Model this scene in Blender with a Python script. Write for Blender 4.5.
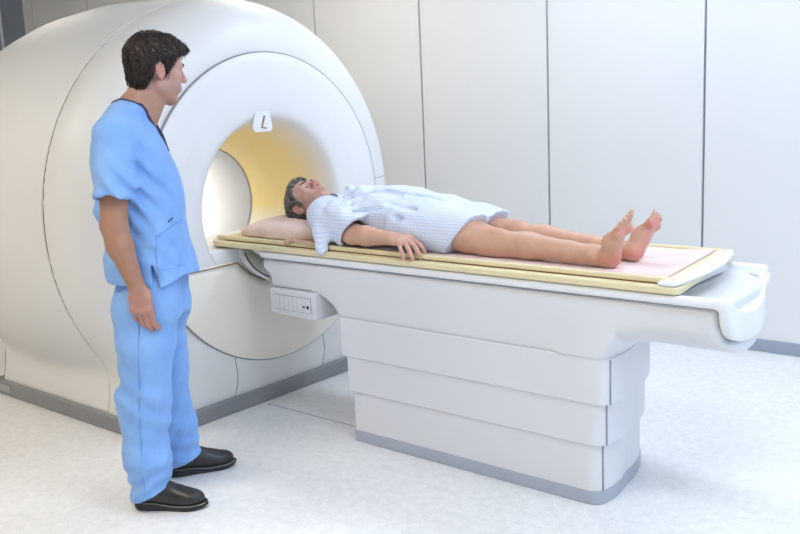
import bpy, bmesh, math, random
import numpy as np
from mathutils import Matrix, Vector

# ---------------------------------------------------------------- camera, world, light, exposure
scene = bpy.context.scene
COL = scene.collection
for o in list(bpy.data.objects):
    bpy.data.objects.remove(o)

cam_data = bpy.data.cameras.new('camera')
cam_data.sensor_width = 36.0
cam_data.lens = 920.99 / 800.0 * 36.0
cam_data.clip_start = 0.05
camera = bpy.data.objects.new('camera', cam_data)
COL.objects.link(camera)
right = Vector((0.76967129, 0.63693629, -0.04379802))
up = Vector((-0.08383919, 0.16884167, 0.98207102))
back = Vector((0.6329116, -0.75219988, 0.18335281))
camera.matrix_world = Matrix(((right.x, up.x, back.x, 0.0), (right.y, up.y, back.y, 0.0),
                              (right.z, up.z, back.z, 1.5), (0, 0, 0, 1)))
scene.camera = camera

vs = scene.view_settings
vs.view_transform = 'Standard'
try:
    vs.look = 'None'
except Exception:
    pass
vs.gamma = 1.0
vs.use_curve_mapping = False
vs.exposure = 0.22

world = bpy.data.worlds.new('world')
scene.world = world
world.use_nodes = True
bg = world.node_tree.nodes['Background']
bg.inputs[0].default_value = (0.62, 0.78, 1.0, 1)
bg.inputs[1].default_value = 1.0


def area_light(name, loc, rot, sx, sy, power, color, spread=180):
    d = bpy.data.lights.new(name, 'AREA')
    d.shape = 'RECTANGLE'
    d.size = sx
    d.size_y = sy
    d.energy = power
    d.color = color
    d.spread = math.radians(spread)
    o = bpy.data.objects.new(name, d)
    COL.objects.link(o)
    o.location = loc
    o.rotation_euler = rot
    return o


# daylight through the wide window in the right wall
area_light('window_daylight', (2.86, 2.1, 1.75), (0, math.radians(90), 0), 1.7, 4.6, 33, (0.46, 0.66, 1.0))
# ceiling panels: cool over the table, warm over the scanner and near side
CEIL = 2.95
PANELS = [(-0.6, 4.1, 'cool', 8), (-2.4, 4.1, 'cool', 13), (-0.6, 2.0, 'cool', 20), (1.3, 3.1, 'cool', 13),
          (-2.4, 0.4, 'warm', 18), (-5.0, 0.6, 'warm', 15), (-6.8, 3.6, 'warm', 10), (0.6, -1.0, 'warm', 19), (-4.3, 4.2, 'warm', 4)]
PCOL = {'cool': (0.56, 0.74, 1.0), 'warm': (1.0, 0.85, 0.62)}
for (lx, ly, lk, lp) in PANELS:
    area_light('ceiling_panel_light', (lx, ly, CEIL - 0.035), (0, 0, 0), 1.1, 0.5, lp, PCOL[lk], 180 if lk == 'cool' else 140)

# ---------------------------------------------------------------- materials


def nmat(name):
    m = bpy.data.materials.new(name)
    m.use_nodes = True
    nt = m.node_tree
    return m, nt, nt.nodes['Principled BSDF']


def noise_node(nt, scale, detail=3, rough=0.5, coord='Object', stretch=None):
    tc = nt.nodes.new('ShaderNodeTexCoord')
    n = nt.nodes.new('ShaderNodeTexNoise')
    n.inputs['Scale'].default_value = scale
    n.inputs['Detail'].default_value = detail
    n.inputs['Roughness'].default_value = rough
    if stretch:
        mp = nt.nodes.new('ShaderNodeMapping')
        mp.inputs['Scale'].default_value = stretch
        nt.links.new(tc.outputs[coord], mp.inputs[0])
        nt.links.new(mp.outputs[0], n.inputs[0])
    else:
        nt.links.new(tc.outputs[coord], n.inputs[0])
    return n


def ramp_node(nt, src, stops):
    r = nt.nodes.new('ShaderNodeValToRGB')
    els = r.color_ramp.elements
    while len(els) < len(stops):
        els.new(0.5)
    for e, (p, c) in zip(els, stops):
        e.position = p
        e.color = (c[0], c[1], c[2], 1)
    nt.links.new(src, r.inputs[0])
    return r


def bump_node(nt, bsdf, src, strength, dist=0.002):
    b = nt.nodes.new('ShaderNodeBump')
    b.inputs['Strength'].default_value = strength
    b.inputs['Distance'].default_value = dist
    nt.links.new(src, b.inputs['Height'])
    nt.links.new(b.outputs[0], bsdf.inputs['Normal'])
    return b


def plain(name, col, rough=0.5, var=0.03, scale=6.0, bump=0.0, bscale=200.0, spec=0.5, metal=0.0, sub=0.0, coat=0.0):
    m, nt, b = nmat(name)
    n = noise_node(nt, scale)
    lo = [max(0, c * (1 - var)) for c in col]
    hi = [min(1, c * (1 + var)) for c in col]
    r = ramp_node(nt, n.outputs[0], [(0.3, lo), (0.7, hi)])
    nt.links.new(r.outputs[0], b.inputs['Base Color'])
    b.inputs['Roughness'].default_value = rough
    b.inputs['Specular IOR Level'].default_value = spec
    b.inputs['Metallic'].default_value = metal
    b.inputs['Coat Weight'].default_value = coat
    b.inputs['Coat Roughness'].default_value = 0.15
    if sub:
        b.inputs['Subsurface Weight'].default_value = sub
        b.inputs['Subsurface Radius'].default_value = (0.02, 0.008, 0.004)
        b.inputs['Subsurface Scale'].default_value = 0.3
    if bump:
        n2 = noise_node(nt, bscale, 2)
        bump_node(nt, b, n2.outputs[0], bump)
    return m


def floor_material():
    m, nt, b = nmat('speckled_vinyl')
    n1 = noise_node(nt, 140, 3, 0.7)
    n2 = noise_node(nt, 1.3, 4, 0.6)
    n3 = noise_node(nt, 26, 4, 0.6)
    r1 = ramp_node(nt, n1.outputs[0], [(0.36, (0.80, 0.805, 0.81)), (0.52, (0.90, 0.90, 0.90)), (0.72, (0.94, 0.94, 0.94))])
    r2 = ramp_node(nt, n2.outputs[0], [(0.3, (0.95, 0.95, 0.95)), (0.7, (1, 1, 1))])
    r3 = ramp_node(nt, n3.outputs[0], [(0.35, (0.9, 0.9, 0.9)), (0.65, (1, 1, 1))])
    mx = nt.nodes.new('ShaderNodeMixRGB'); mx.blend_type = 'MULTIPLY'; mx.inputs[0].default_value = 1
    mx2 = nt.nodes.new('ShaderNodeMixRGB'); mx2.blend_type = 'MULTIPLY'; mx2.inputs[0].default_value = 1
    nt.links.new(r1.outputs[0], mx.inputs[1]); nt.links.new(r2.outputs[0], mx.inputs[2])
    nt.links.new(mx.outputs[0], mx2.inputs[1]); nt.links.new(r3.outputs[0], mx2.inputs[2])
    nt.links.new(mx2.outputs[0], b.inputs['Base Color'])
    b.inputs['Roughness'].default_value = 0.42
    bump_node(nt, b, n1.outputs[0], 0.05)
    return m


def fabric_material(name, col, dark, check=None, bump=0.25):
    m, nt, b = nmat(name)
    n = noise_node(nt, 9, 4)
    r = ramp_node(nt, n.outputs[0], [(0.3, dark), (0.7, col)])
    out = r.outputs[0]
    if check:                                    # fine woven gingham
        c2, freq = check
        at = nt.nodes.new('ShaderNodeVertexColor')
        at.layer_name = 'weave'
        waves = []
        for ax in ('X', 'Y'):
            w = nt.nodes.new('ShaderNodeTexWave')
            w.wave_type = 'BANDS'
            w.bands_direction = ax
            w.inputs['Scale'].default_value = freq
            w.inputs['Distortion'].default_value = 0.4
            w.inputs['Detail Scale'].default_value = 0.3
            nt.links.new(at.outputs[0], w.inputs[0])
            waves.append(w)
        ad = nt.nodes.new('ShaderNodeMath'); ad.operation = 'ADD'
        nt.links.new(waves[0].outputs['Fac'], ad.inputs[0]); nt.links.new(waves[1].outputs['Fac'], ad.inputs[1])
        hf = nt.nodes.new('ShaderNodeMath'); hf.operation = 'MULTIPLY'; hf.inputs[1].default_value = 0.5
        nt.links.new(ad.outputs[0], hf.inputs[0])
        mx = nt.nodes.new('ShaderNodeMixRGB')
        mx.inputs[2].default_value = (*c2, 1)
        nt.links.new(hf.outputs[0], mx.inputs[0]); nt.links.new(out, mx.inputs[1])
        out = mx.outputs[0]
    nt.links.new(out, b.inputs['Base Color'])
    b.inputs['Roughness'].default_value = 0.85
    b.inputs['Specular IOR Level'].default_value = 0.15
    b.inputs['Sheen Weight'].default_value = 0.15
    n2 = noise_node(nt, 34, 5, 0.55)
    bump_node(nt, b, n2.outputs[0], bump, 0.006)
    return m


def skin_material():
    m, nt, b = nmat('skin')
    at = nt.nodes.new('ShaderNodeVertexColor')
    at.layer_name = 'tint'
    n = noise_node(nt, 28, 5)
    r = ramp_node(nt, n.outputs[0], [(0.3, (0.93, 0.88, 0.86)), (0.7, (1, 1, 1))])
    mx = nt.nodes.new('ShaderNodeMixRGB'); mx.blend_type = 'MULTIPLY'; mx.inputs[0].default_value = 1
    nt.links.new(at.outputs[0], mx.inputs[1]); nt.links.new(r.outputs[0], mx.inputs[2])
    nt.links.new(mx.outputs[0], b.inputs['Base Color'])
    b.inputs['Roughness'].default_value = 0.48
    b.inputs['Specular IOR Level'].default_value = 0.4
    b.inputs['Subsurface Weight'].default_value = 0.12
    b.inputs['Subsurface Radius'].default_value = (0.02, 0.008, 0.004)
    b.inputs['Subsurface Scale'].default_value = 0.25
    n2 = noise_node(nt, 240, 3)
    bump_node(nt, b, n2.outputs[0], 0.12, 0.002)
    return m


def hair_material(name, dark, light, stretch):
    m, nt, b = nmat(name)
    n = noise_node(nt, 60, 4, 0.6, stretch=stretch)
    r = ramp_node(nt, n.outputs[0], [(0.32, dark), (0.68, light)])
    nt.links.new(r.outputs[0], b.inputs['Base Color'])
    b.inputs['Roughness'].default_value = 0.42
    bump_node(nt, b, n.outputs[0], 0.4, 0.004)
    return m


def bore_material():
    # airbrushed yellow band on the funnel of the bore, fading into the white cover
    m, nt, b = nmat('airbrushed_funnel')
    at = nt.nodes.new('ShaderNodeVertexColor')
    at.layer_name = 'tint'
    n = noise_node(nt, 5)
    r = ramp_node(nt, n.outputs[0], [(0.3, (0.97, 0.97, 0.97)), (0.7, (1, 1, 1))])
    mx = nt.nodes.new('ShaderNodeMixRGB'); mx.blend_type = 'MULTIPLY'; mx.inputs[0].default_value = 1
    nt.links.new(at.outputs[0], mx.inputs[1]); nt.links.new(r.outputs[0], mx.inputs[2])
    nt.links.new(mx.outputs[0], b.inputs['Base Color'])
    b.inputs['Roughness'].default_value = 0.4
    return m


M = {
    'floor': floor_material(),
    'seam_floor': plain('floor_weld', (0.42, 0.43, 0.45), 0.5),
    'panel': plain('wall_laminate', (0.80, 0.80, 0.79), 0.38, 0.012, 1.5),
    'joint': plain('wall_joint', (0.30, 0.32, 0.36), 0.6),
    'wall': plain('painted_wall', (0.78, 0.77, 0.74), 0.7, 0.02, 1.5),
    'ceiling': plain('ceiling_white', (0.85, 0.85, 0.84), 0.8, 0.02, 2),
    'base': plain('baseboard_grey', (0.33, 0.37, 0.45), 0.5),
    'plastic': plain('white_plastic', (0.80, 0.795, 0.78), 0.46, 0.012, 3, coat=0.05),
    'plastic2': plain('disc_plastic', (0.82, 0.82, 0.83), 0.42, 0.012, 3),
    'cream': plain('cream_plastic', (0.91, 0.86, 0.75), 0.42, 0.015, 3),
    'tablegrey': plain('table_plastic', (0.74, 0.75, 0.77), 0.36, 0.012, 3, bump=0.02, bscale=500),
    'gasket': plain('gasket_grey', (0.16, 0.16, 0.17), 0.6),
    'softgasket': plain('joint_grey', (0.30, 0.31, 0.33), 0.6),
    'kick': plain('kick_grey', (0.25, 0.255, 0.27), 0.33),
    'tablekick': plain('table_kick_grey', (0.42, 0.45, 0.52), 0.4),
    'black': plain('black_plastic', (0.02, 0.02, 0.022), 0.4),
    'brown_line': plain('brown_joint', (0.22, 0.14, 0.08), 0.6),
    'board': plain('cream_board', (0.80, 0.70, 0.44), 0.5, 0.04, 10),
    'sheet': fabric_material('pink_sheet', (0.86, 0.70, 0.66), (0.80, 0.62, 0.58), bump=0.15),
    'pillow': fabric_material('pillow_cloth', (0.90, 0.71, 0.64), (0.86, 0.64, 0.56), bump=0.2),
    'strap': fabric_material('strap_cloth', (0.72, 0.48, 0.36), (0.55, 0.34, 0.25), bump=0.3),
    'scrub': fabric_material('scrub_blue', (0.25, 0.45, 0.82), (0.20, 0.38, 0.76), bump=0.35),
    'trim': plain('navy_trim', (0.03, 0.04, 0.10), 0.8),
    'thread': plain('seam_thread', (0.15, 0.31, 0.68), 0.85),
    'gown': fabric_material('gown_check', (0.85, 0.88, 0.93), (0.80, 0.84, 0.92), check=((0.52, 0.63, 0.86), 29), bump=0.3),
    'gowntie': plain('gown_tie', (0.10, 0.14, 0.32), 0.85),
    'skin': skin_material(),
    'hair_dark': hair_material('dark_brown_hair', (0.010, 0.007, 0.006), (0.065, 0.038, 0.028), (1, 1, 0.25)),
    'hair_grey': hair_material('grey_hair', (0.035, 0.03, 0.028), (0.22, 0.20, 0.19), (0.4, 1, 1)),
    'brow': plain('brow_hair', (0.02, 0.015, 0.012), 0.7),
    'brow_grey': plain('brow_hair_grey', (0.12, 0.09, 0.08), 0.7),
    'eye': plain('eyeball', (0.55, 0.52, 0.50), 0.4),
    'iris': plain('iris', (0.05, 0.035, 0.025), 0.1),
    'leather': plain('black_leather', (0.018, 0.017, 0.019), 0.33, 0.2, 30, bump=0.15, bscale=260),
    'sole': plain('rubber_sole', (0.022, 0.022, 0.024), 0.6),
    'stitch': plain('grey_stitching', (0.24, 0.23, 0.21), 0.7),
    'gold': plain('brass_mark', (0.30, 0.22, 0.08), 0.35, metal=0.6),
    'bore': bore_material(),
    'door': plain('blue_grey_door', (0.30, 0.34, 0.43), 0.5),
    'white': plain('white_paint', (0.85, 0.86, 0.88), 0.5),
    'glass': plain('frosted_pane', (0.8, 0.88, 0.95), 0.3),
    'plate': plain('label_plate', (0.45, 0.43, 0.41), 0.5),
}
em, nt_, b_ = nmat('lamp_diffuser')
b_.inputs['Base Color'].default_value = (0.9, 0.9, 0.9, 1)
b_.inputs['Emission Color'].default_value = (1, 0.97, 0.93, 1)
b_.inputs['Emission Strength'].default_value = 4.0
M['diffuser'] = em

# ---------------------------------------------------------------- helpers


def smooth(me, on=True):
    me.polygons.foreach_set('use_smooth', np.full(len(me.polygons), on))


def link(name, me, mat, parent=None, kind=None, origin=(0, 0, 0), local=False):
    o = bpy.data.objects.new(name, me)
    COL.objects.link(o)
    if mat is not None and not me.materials:
        me.materials.append(M[mat])
    if parent is not None:
        o.parent = parent
        if not local:                       # geometry given in world space
            o.matrix_parent_inverse = parent.matrix_basis.inverted()
    o.location = origin
    if kind:
        o['kind'] = kind
    return o


def tag(o, label, cat=None, group=None):
    o['label'] = label
    if cat:
        o['category'] = cat
    if group:
        o['group'] = group
    return o


def empty(name, loc, rz=0.0):
    o = bpy.data.objects.new(name, None)
    COL.objects.link(o)
    o.location = loc
    o.rotation_euler = (0, 0, rz)
    o.empty_display_size = 0.1
    return o


def mesh_from(verts, faces, sm=True, name='mesh'):
    me = bpy.data.meshes.new(name)
    me.from_pydata([tuple(v) for v in verts], [], [tuple(int(i) for i in f) for f in faces])
    me.validate()
    me.update()
    if sm:
        smooth(me)
    return me


def mesh_np(verts, quads):
    me = bpy.data.meshes.new('mesh')
    n = len(verts); q = len(quads)
    me.vertices.add(n)
    me.vertices.foreach_set('co', np.asarray(verts, np.float32).ravel())
    me.loops.add(q * 4)
    me.loops.foreach_set('vertex_index', np.asarray(quads, np.int32).ravel())
    me.polygons.add(q)
    me.polygons.foreach_set('loop_start', np.arange(0, q * 4, 4, dtype=np.int32))
    me.update(calc_edges=True)
    me.validate()
    smooth(me)
    return me


def box_mesh(lo, hi, bev=0.0, seg=2):
    bm = bmesh.new()
    bmesh.ops.create_cube(bm, size=1)
    for v in bm.verts:
        v.co = Vector([lo[i] if v.co[i] < 0 else hi[i] for i in range(3)])
    if bev > 0:
        bmesh.ops.bevel(bm, geom=list(bm.edges), offset=bev, segments=seg, affect='EDGES', profile=0.5)
    me = bpy.data.meshes.new('mesh')
    bm.to_mesh(me)
    bm.free()
    return me


def prism_mesh(poly, axis, a, b, bev=0.0, seg=3):
    """extrude a 2-D polygon along an axis from a to b"""
    def P(p, t):
        if axis == 0:
            return (t, p[0], p[1])
        if axis == 1:
            return (p[0], t, p[1])
        return (p[0], p[1], t)
    bm = bmesh.new()
    va = [bm.verts.new(P(p, a)) for p in poly]
    vb = [bm.verts.new(P(p, b)) for p in poly]
    n = len(poly)
    bm.faces.new(va)
    bm.faces.new(list(reversed(vb)))
    for i in range(n):
        bm.faces.new((va[i], vb[i], vb[(i + 1) % n], va[(i + 1) % n]))
    bmesh.ops.recalc_face_normals(bm, faces=bm.faces)
    if bev > 0:
        sharp = [e for e in bm.edges if e.calc_face_angle(0) > math.radians(35)]
        bmesh.ops.bevel(bm, geom=sharp, offset=bev, segments=seg, affect='EDGES', profile=0.5)
    me = bpy.data.meshes.new('mesh')
    bm.to_mesh(me)
    bm.free()
    smooth(me)
    try:
        me.set_sharp_from_angle(angle=math.radians(17))
    except Exception:
        pass
    return me


def tube_mesh(pts, r, n=8, closed=False, flat=None):
    pts = [np.array(p, float) for p in pts]
    V = []; F = []
    m = len(pts)
    prev = None
    for i, p in enumerate(pts):
        if closed:
            t = pts[(i + 1) % m] - pts[i - 1]
        else:
            t = pts[min(i + 1, m - 1)] - pts[max(i - 1, 0)]
        t = t / (np.linalg.norm(t) + 1e-9)
        if prev is None:
            h = np.array([0, 0, 1.0]) if abs(t[2]) < 0.9 else np.array([1.0, 0, 0])
            a = np.cross(t, h)
        else:
            a = prev - t * (prev @ t)
        a /= np.linalg.norm(a)
        prev = a
        b = np.cross(t, a)
        rr = r[i] if hasattr(r, '__len__') else r
        for k in range(n):
            q = 2 * math.pi * k / n
            V.append(p + rr * (math.cos(q) * a + math.sin(q) * b))
    for i in range(m if closed else m - 1):
        j = (i + 1) % m
        for k in range(n):
            F.append((i * n + k, i * n + (k + 1) % n, j * n + (k + 1) % n, j * n + k))
    if not closed:
        F.append(list(range(n - 1, -1, -1)))
        F.append([(m - 1) * n + k for k in range(n)])
    return mesh_from(V, F)


def revolve_mesh(profile, cy, cz, n=144, flip=False):
    V = []; F = []
    for (x, r) in profile:
        for k in range(n):
            a = 2 * math.pi * k / n
            V.append((x, cy + r * math.cos(a), cz + r * math.sin(a)))
    for i in range(len(profile) - 1):
        for k in range(n):
            q = (i * n + k, i * n + (k + 1) % n, (i + 1) * n + (k + 1) % n, (i + 1) * n + k)
            F.append(q[::-1] if flip else q)
    return mesh_from(V, F)


def set_tint(me, colors, layer='tint'):
    ca = me.color_attributes.new(layer, 'FLOAT_COLOR', 'POINT')
    c = np.ones((len(me.vertices), 4), np.float32)
    c[:, :3] = colors
    ca.data.foreach_set('color', c.ravel())


# ---------------------------------------------------------------- signed-distance modelling kit
def axis_steps(*segs):
    out = []
    for (a, b, h) in segs:
        n = max(1, int(round((b - a) / h)))
        out.extend(np.linspace(a, b, n, endpoint=False))
    out.append(segs[-1][1])
    return np.array(out, np.float32)


def smin(a, b, k):
    if k <= 0:
        return np.minimum(a, b)
    h = np.clip(k - np.abs(a - b), 0, None)
    return np.minimum(a, b) - h * h / (4 * k)


def smax(a, b, k):
    return -smin(-a, -b, k)


class Field:
    def __init__(self, ax, ay, az):
        self.ax, self.ay, self.az = [np.asarray(a, np.float32) for a in (ax, ay, az)]
        self.F = np.full((len(ax), len(ay), len(az)), 0.1, np.float32)
        self.R = np.eye(3); self.t = np.zeros(3); self.s = 1.0

    def pose(self, R=None, t=(0, 0, 0), s=1.0):
        self.R = np.eye(3) if R is None else np.array(R, float)
        self.t = np.array(t, float); self.s = s

    def P(self, p):
        return self.R @ (np.array(p, float) * self.s) + self.t

    def grid(self):
        return self.ax[:, None, None], self.ay[None, :, None], self.az[None, None, :]

    def _sl(self, lo, hi):
        s = []
        for a, l, h in zip((self.ax, self.ay, self.az), lo, hi):
            i0 = max(0, int(np.searchsorted(a, l)) - 1)
            i1 = min(len(a), int(np.searchsorted(a, h)) + 1)
            if i1 <= i0:
                return None
            s.append(slice(i0, i1))
        return tuple(s)

    def apply(self, fn, lo, hi, k, op='add', margin=0.05):
        m = margin + k
        s = self._sl(np.array(lo) - m, np.array(hi) + m)
        if s is None:
            return
        X = self.ax[s[0]][:, None, None]; Y = self.ay[s[1]][None, :, None]; Z = self.az[s[2]][None, None, :]
        D = fn(X, Y, Z)
        if op == 'add':
            self.F[s] = smin(self.F[s], D, k)
        else:
            self.F[s] = smax(self.F[s], -D, k)

    def cone(self, a, b, ra, rb, k=0.01, op='add'):
        a = self.P(a); b = self.P(b); ra *= self.s; rb *= self.s
        d = b - a; L = float(d @ d) + 1e-12

        def fn(X, Y, Z):
            px, py, pz = X - a[0], Y - a[1], Z - a[2]
            t = np.clip((px * d[0] + py * d[1] + pz * d[2]) / L, 0, 1)
            return np.sqrt((px - t * d[0])**2 + (py - t * d[1])**2 + (pz - t * d[2])**2) - (ra + (rb - ra) * t)
        r = max(ra, rb)
        self.apply(fn, np.minimum(a, b) - r, np.maximum(a, b) + r, k, op)

    def chain(self, pts, rs, k=0.01, op='add'):
        for i in range(len(pts) - 1):
            self.cone(pts[i], pts[i + 1], rs[i], rs[i + 1], k, op)

    def ell(self, c, r, k=0.01, op='add', R=None):
        """ellipsoid, radii r, optional own rotation R (columns = axes)"""
        c = self.P(c)
        Rm = self.R @ (np.eye(3) if R is None else np.array(R, float))
        r = np.array(r, float) * self.s

        def fn(X, Y, Z):
            px, py, pz = X - c[0], Y - c[1], Z - c[2]
            q = []; g = []
            for i in range(3):
                l = px * Rm[0, i] + py * Rm[1, i] + pz * Rm[2, i]
                q.append(l / r[i]); g.append(l / (r[i] * r[i]))
            k0 = np.sqrt(q[0]**2 + q[1]**2 + q[2]**2)
            k1 = np.sqrt(g[0]**2 + g[1]**2 + g[2]**2) + 1e-6
            return k0 * (k0 - 1) / k1
        m = r.max()
        self.apply(fn, c - m, c + m, k, op)

    def econe(self, a, b, ra, rb, side, k=0.01, op='add', power=2.0):
        """cone with elliptical section: ra, rb = (radius along side, radius across)"""
        a = self.P(a); b = self.P(b)
        ra = np.array(ra) * self.s; rb = np.array(rb) * self.s
        d = b - a; L = np.linalg.norm(d); w = d / L
        s_ = self.R @ np.array(side, float); s_ = s_ - w * (s_ @ w); s_ /= np.linalg.norm(s_)
        o_ = np.cross(w, s_)

        def fn(X, Y, Z):
            px, py, pz = X - a[0], Y - a[1], Z - a[2]
            h = px * w[0] + py * w[1] + pz * w[2]
            t = np.clip(h / L, 0, 1)
            over = h - t * L
            r1 = ra[0] + (rb[0] - ra[0]) * t; r2 = ra[1] + (rb[1] - ra[1]) * t
            x = np.abs(px * s_[0] + py * s_[1] + pz * s_[2]) / r1
            y = np.abs(px * o_[0] + py * o_[1] + pz * o_[2]) / r2
            m = np.minimum(r1, r2)
            return ((x**power + y**power + np.abs(over / m)**power)**(1 / power) - 1) * m
        m = max(ra.max(), rb.max())
        self.apply(fn, np.minimum(a, b) - m, np.maximum(a, b) + m, k, op)

    def stack(self, axis, nodes, k=0.01, op='add', power=2.3, yaw=0.0):
        """loft: nodes (t, c1, c2, r1, r2) along axis; the other two axes in order"""
        nd = np.array(nodes, float)
        o1, o2 = [i for i in range(3) if i != axis]
        lo = np.zeros(3); hi = np.zeros(3)
        lo[axis], hi[axis] = nd[:, 0].min(), nd[:, 0].max()
        rr = max(nd[:, 3].max(), nd[:, 4].max())
        lo[o1], hi[o1] = nd[:, 1].min() - rr, nd[:, 1].max() + rr
        lo[o2], hi[o2] = nd[:, 2].min() - rr, nd[:, 2].max() + rr
        cs, sn = math.cos(yaw), math.sin(yaw)

        def fn(X, Y, Z):
            G = (X, Y, Z)
            t = G[axis]
            # smooth (cosine-eased) interpolation
            c1 = np.interp(t, nd[:, 0], nd[:, 1]); c2 = np.interp(t, nd[:, 0], nd[:, 2])
            r1 = np.interp(t, nd[:, 0], nd[:, 3]); r2 = np.interp(t, nd[:, 0], nd[:, 4])
            p = G[o1] - c1; q = G[o2] - c2
            p, q = p * cs + q * sn, -p * sn + q * cs
            d = ((np.abs(p / r1)**power + np.abs(q / r2)**power)**(1 / power) - 1) * np.minimum(r1, r2)
            e = np.maximum(lo[axis] - t, t - hi[axis])
            return smax(d, e + 0 * d, 0.02).astype(np.float32)
        self.apply(fn, lo, hi, k, op)

    def full(self, fn, op='max', k=0.0):
        X, Y, Z = self.grid()
        D = fn(X, Y, Z)
        if op == 'max':
            self.F = smax(self.F, D + 0 * self.F, k) if k else np.maximum(self.F, D)
        elif op == 'disp':
            band = np.abs(self.F) < 0.06
            D = np.broadcast_to(D, self.F.shape)
            self.F[band] += D[band]
        return self

    def mesh(self, iters=2, origin=(0, 0, 0)):
        V, Q = surface_nets(self.F, self.ax, self.ay, self.az)
        V = relax(V, Q, iters)
        V = V - np.array(origin, np.float32)
        me = mesh_np(V, Q)
        return me, V


def surface_nets(F, ax, ay, az):
    F = F.copy()
    for sl in ((0, slice(None), slice(None)), (-1, slice(None), slice(None)), (slice(None), 0, slice(None)),
               (slice(None), -1, slice(None)), (slice(None), slice(None), 0), (slice(None), slice(None), -1)):
        F[sl] = np.maximum(F[sl], 1e-4)
    S = F < 0
    nx, ny, nz = F.shape
    c = np.zeros((nx - 1, ny - 1, nz - 1), np.uint8)
    for i in (0, 1):
        for j in (0, 1):
            for k in (0, 1):
                c += S[i:nx - 1 + i, j:ny - 1 + j, k:nz - 1 + k]
    act = (c > 0) & (c < 8)
    I, J, K = np.nonzero(act)
    idx = np.full(act.shape, -1, np.int32)
    idx[I, J, K] = np.arange(len(I))
    acc = np.zeros((len(I), 3)); cnt = np.zeros(len(I))
    corners = [(i, j, k) for i in (0, 1) for j in (0, 1) for k in (0, 1)]
    val = {cc: F[I + cc[0], J + cc[1], K + cc[2]] for cc in corners}
    for a in corners:
        for axn in range(3):
            if a[axn] == 1:
                continue
            b = list(a); b[axn] = 1; b = tuple(b)
            fa, fb = val[a], val[b]
            m = (fa < 0) != (fb < 0)
            t = np.where(m, fa / np.where(fa - fb == 0, 1e-9, fa - fb), 0)
            p = np.empty((len(I), 3))
            for q in range(3):
                p[:, q] = t if q == axn else a[q]
            acc[m] += p[m]; cnt[m] += 1
    p = acc / np.maximum(cnt, 1)[:, None]
    V = np.empty((len(I), 3))
    for q, (arr, ii) in enumerate(((ax, I), (ay, J), (az, K))):
        V[:, q] = arr[ii] + p[:, q] * (arr[ii + 1] - arr[ii])
    quads = []
    for axn in range(3):
        s0 = [slice(None)] * 3; s1 = [slice(None)] * 3
        s0[axn] = slice(0, -1); s1[axn] = slice(1, None)
        A = S[tuple(s0)]; B = S[tuple(s1)]
        E = np.nonzero(A != B)
        e = np.array(E)
        o = [q for q in range(3) if q != axn]
        ok = np.ones(e.shape[1], bool)
        for q in o:
            ok &= (e[q] > 0) & (e[q] < F.shape[q] - 1)
        e = e[:, ok]
        ins = A[e[0], e[1], e[2]]
        r = []
        for d1, d2 in ((0, 0), (-1, 0), (-1, -1), (0, -1)):
            g = e.copy(); g[o[0]] += d1; g[o[1]] += d2
            r.append(idx[g[0], g[1], g[2]])
        r = np.stack(r, 1)
        flip = ins if axn != 1 else ~ins
        r[~flip] = r[~flip][:, ::-1]
        quads.append(r)
    Q = np.concatenate(quads)
    Q = Q[(Q >= 0).all(1)]
    return V, Q


def relax(V, Q, iters):
    for it in range(iters):
        acc = np.zeros_like(V); cnt = np.zeros(len(V))
        for a in range(4):
            for b in (1, 3):
                src = Q[:, (a + b) % 4]; dst = Q[:, a]
                for q in range(3):
                    acc[:, q] += np.bincount(dst, V[src, q], len(V))
                cnt += np.bincount(dst, minlength=len(V))
        V = V * 0.45 + 0.55 * acc / np.maximum(cnt, 1)[:, None]
    return V


def sdf_poly(px, py, poly):
    """2-D signed distance to a polygon on broadcast arrays"""
    poly = np.array(poly, float)
    d = None
    s = None
    n = len(poly)
    for i in range(n):
        a = poly[i]; b = poly[i - 1]
        e = b - a
        wx = px - a[0]; wy = py - a[1]
        t = np.clip((wx * e[0] + wy * e[1]) / (e @ e), 0, 1)
        dd = (wx - e[0] * t)**2 + (wy - e[1] * t)**2
        d = dd if d is None else np.minimum(d, dd)
        c1 = py >= a[1]; c2 = py < b[1]; c3 = e[0] * wy > e[1] * wx
        flip = (c1 & c2 & c3) | (~c1 & ~c2 & ~c3)
        s = np.where(flip, -1.0, 1.0) if s is None else np.where(flip, -s, s)
    return s * np.sqrt(d)


def folds(seed, n, kmin, kmax, amp, dirs=None):
    """cloth folds: a sum of bent ridges, as a displacement function"""
    rng = np.random.RandomState(seed)
    terms = []
    for i in range(n):
        if dirs:
            v = np.array(dirs[i % len(dirs)], float) + rng.normal(0, 0.25, 3)
        else:
            v = rng.normal(0, 1, 3)
        v /= np.linalg.norm(v)
        w = rng.normal(0, 1, 3); w /= np.linalg.norm(w)
        terms.append((v * rng.uniform(kmin, kmax), w * rng.uniform(6, 14), rng.uniform(0, 6.28), rng.uniform(0, 6.28)))

    def fn(X, Y, Z):
        out = 0
        for v, w, a, b in terms:
            ph = v[0] * X + v[1] * Y + v[2] * Z + a + 1.3 * np.sin(w[0] * X + w[1] * Y + w[2] * Z + b)
            s = np.sin(ph)
            out = out + (s * s * s * 0.6 + s * 0.4) * (0.55 + 0.45 * np.sin(w[1] * X + w[2] * Y + w[0] * Z + a))
        return (amp / math.sqrt(n)) * out
    return fn


def rot(axis, deg):
    return np.array(Matrix.Rotation(math.radians(deg), 3, axis))


# ================================================================ the room
X0, X1, Y0, Y1 = -10.0, 2.9, -2.5, 5.10

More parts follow.
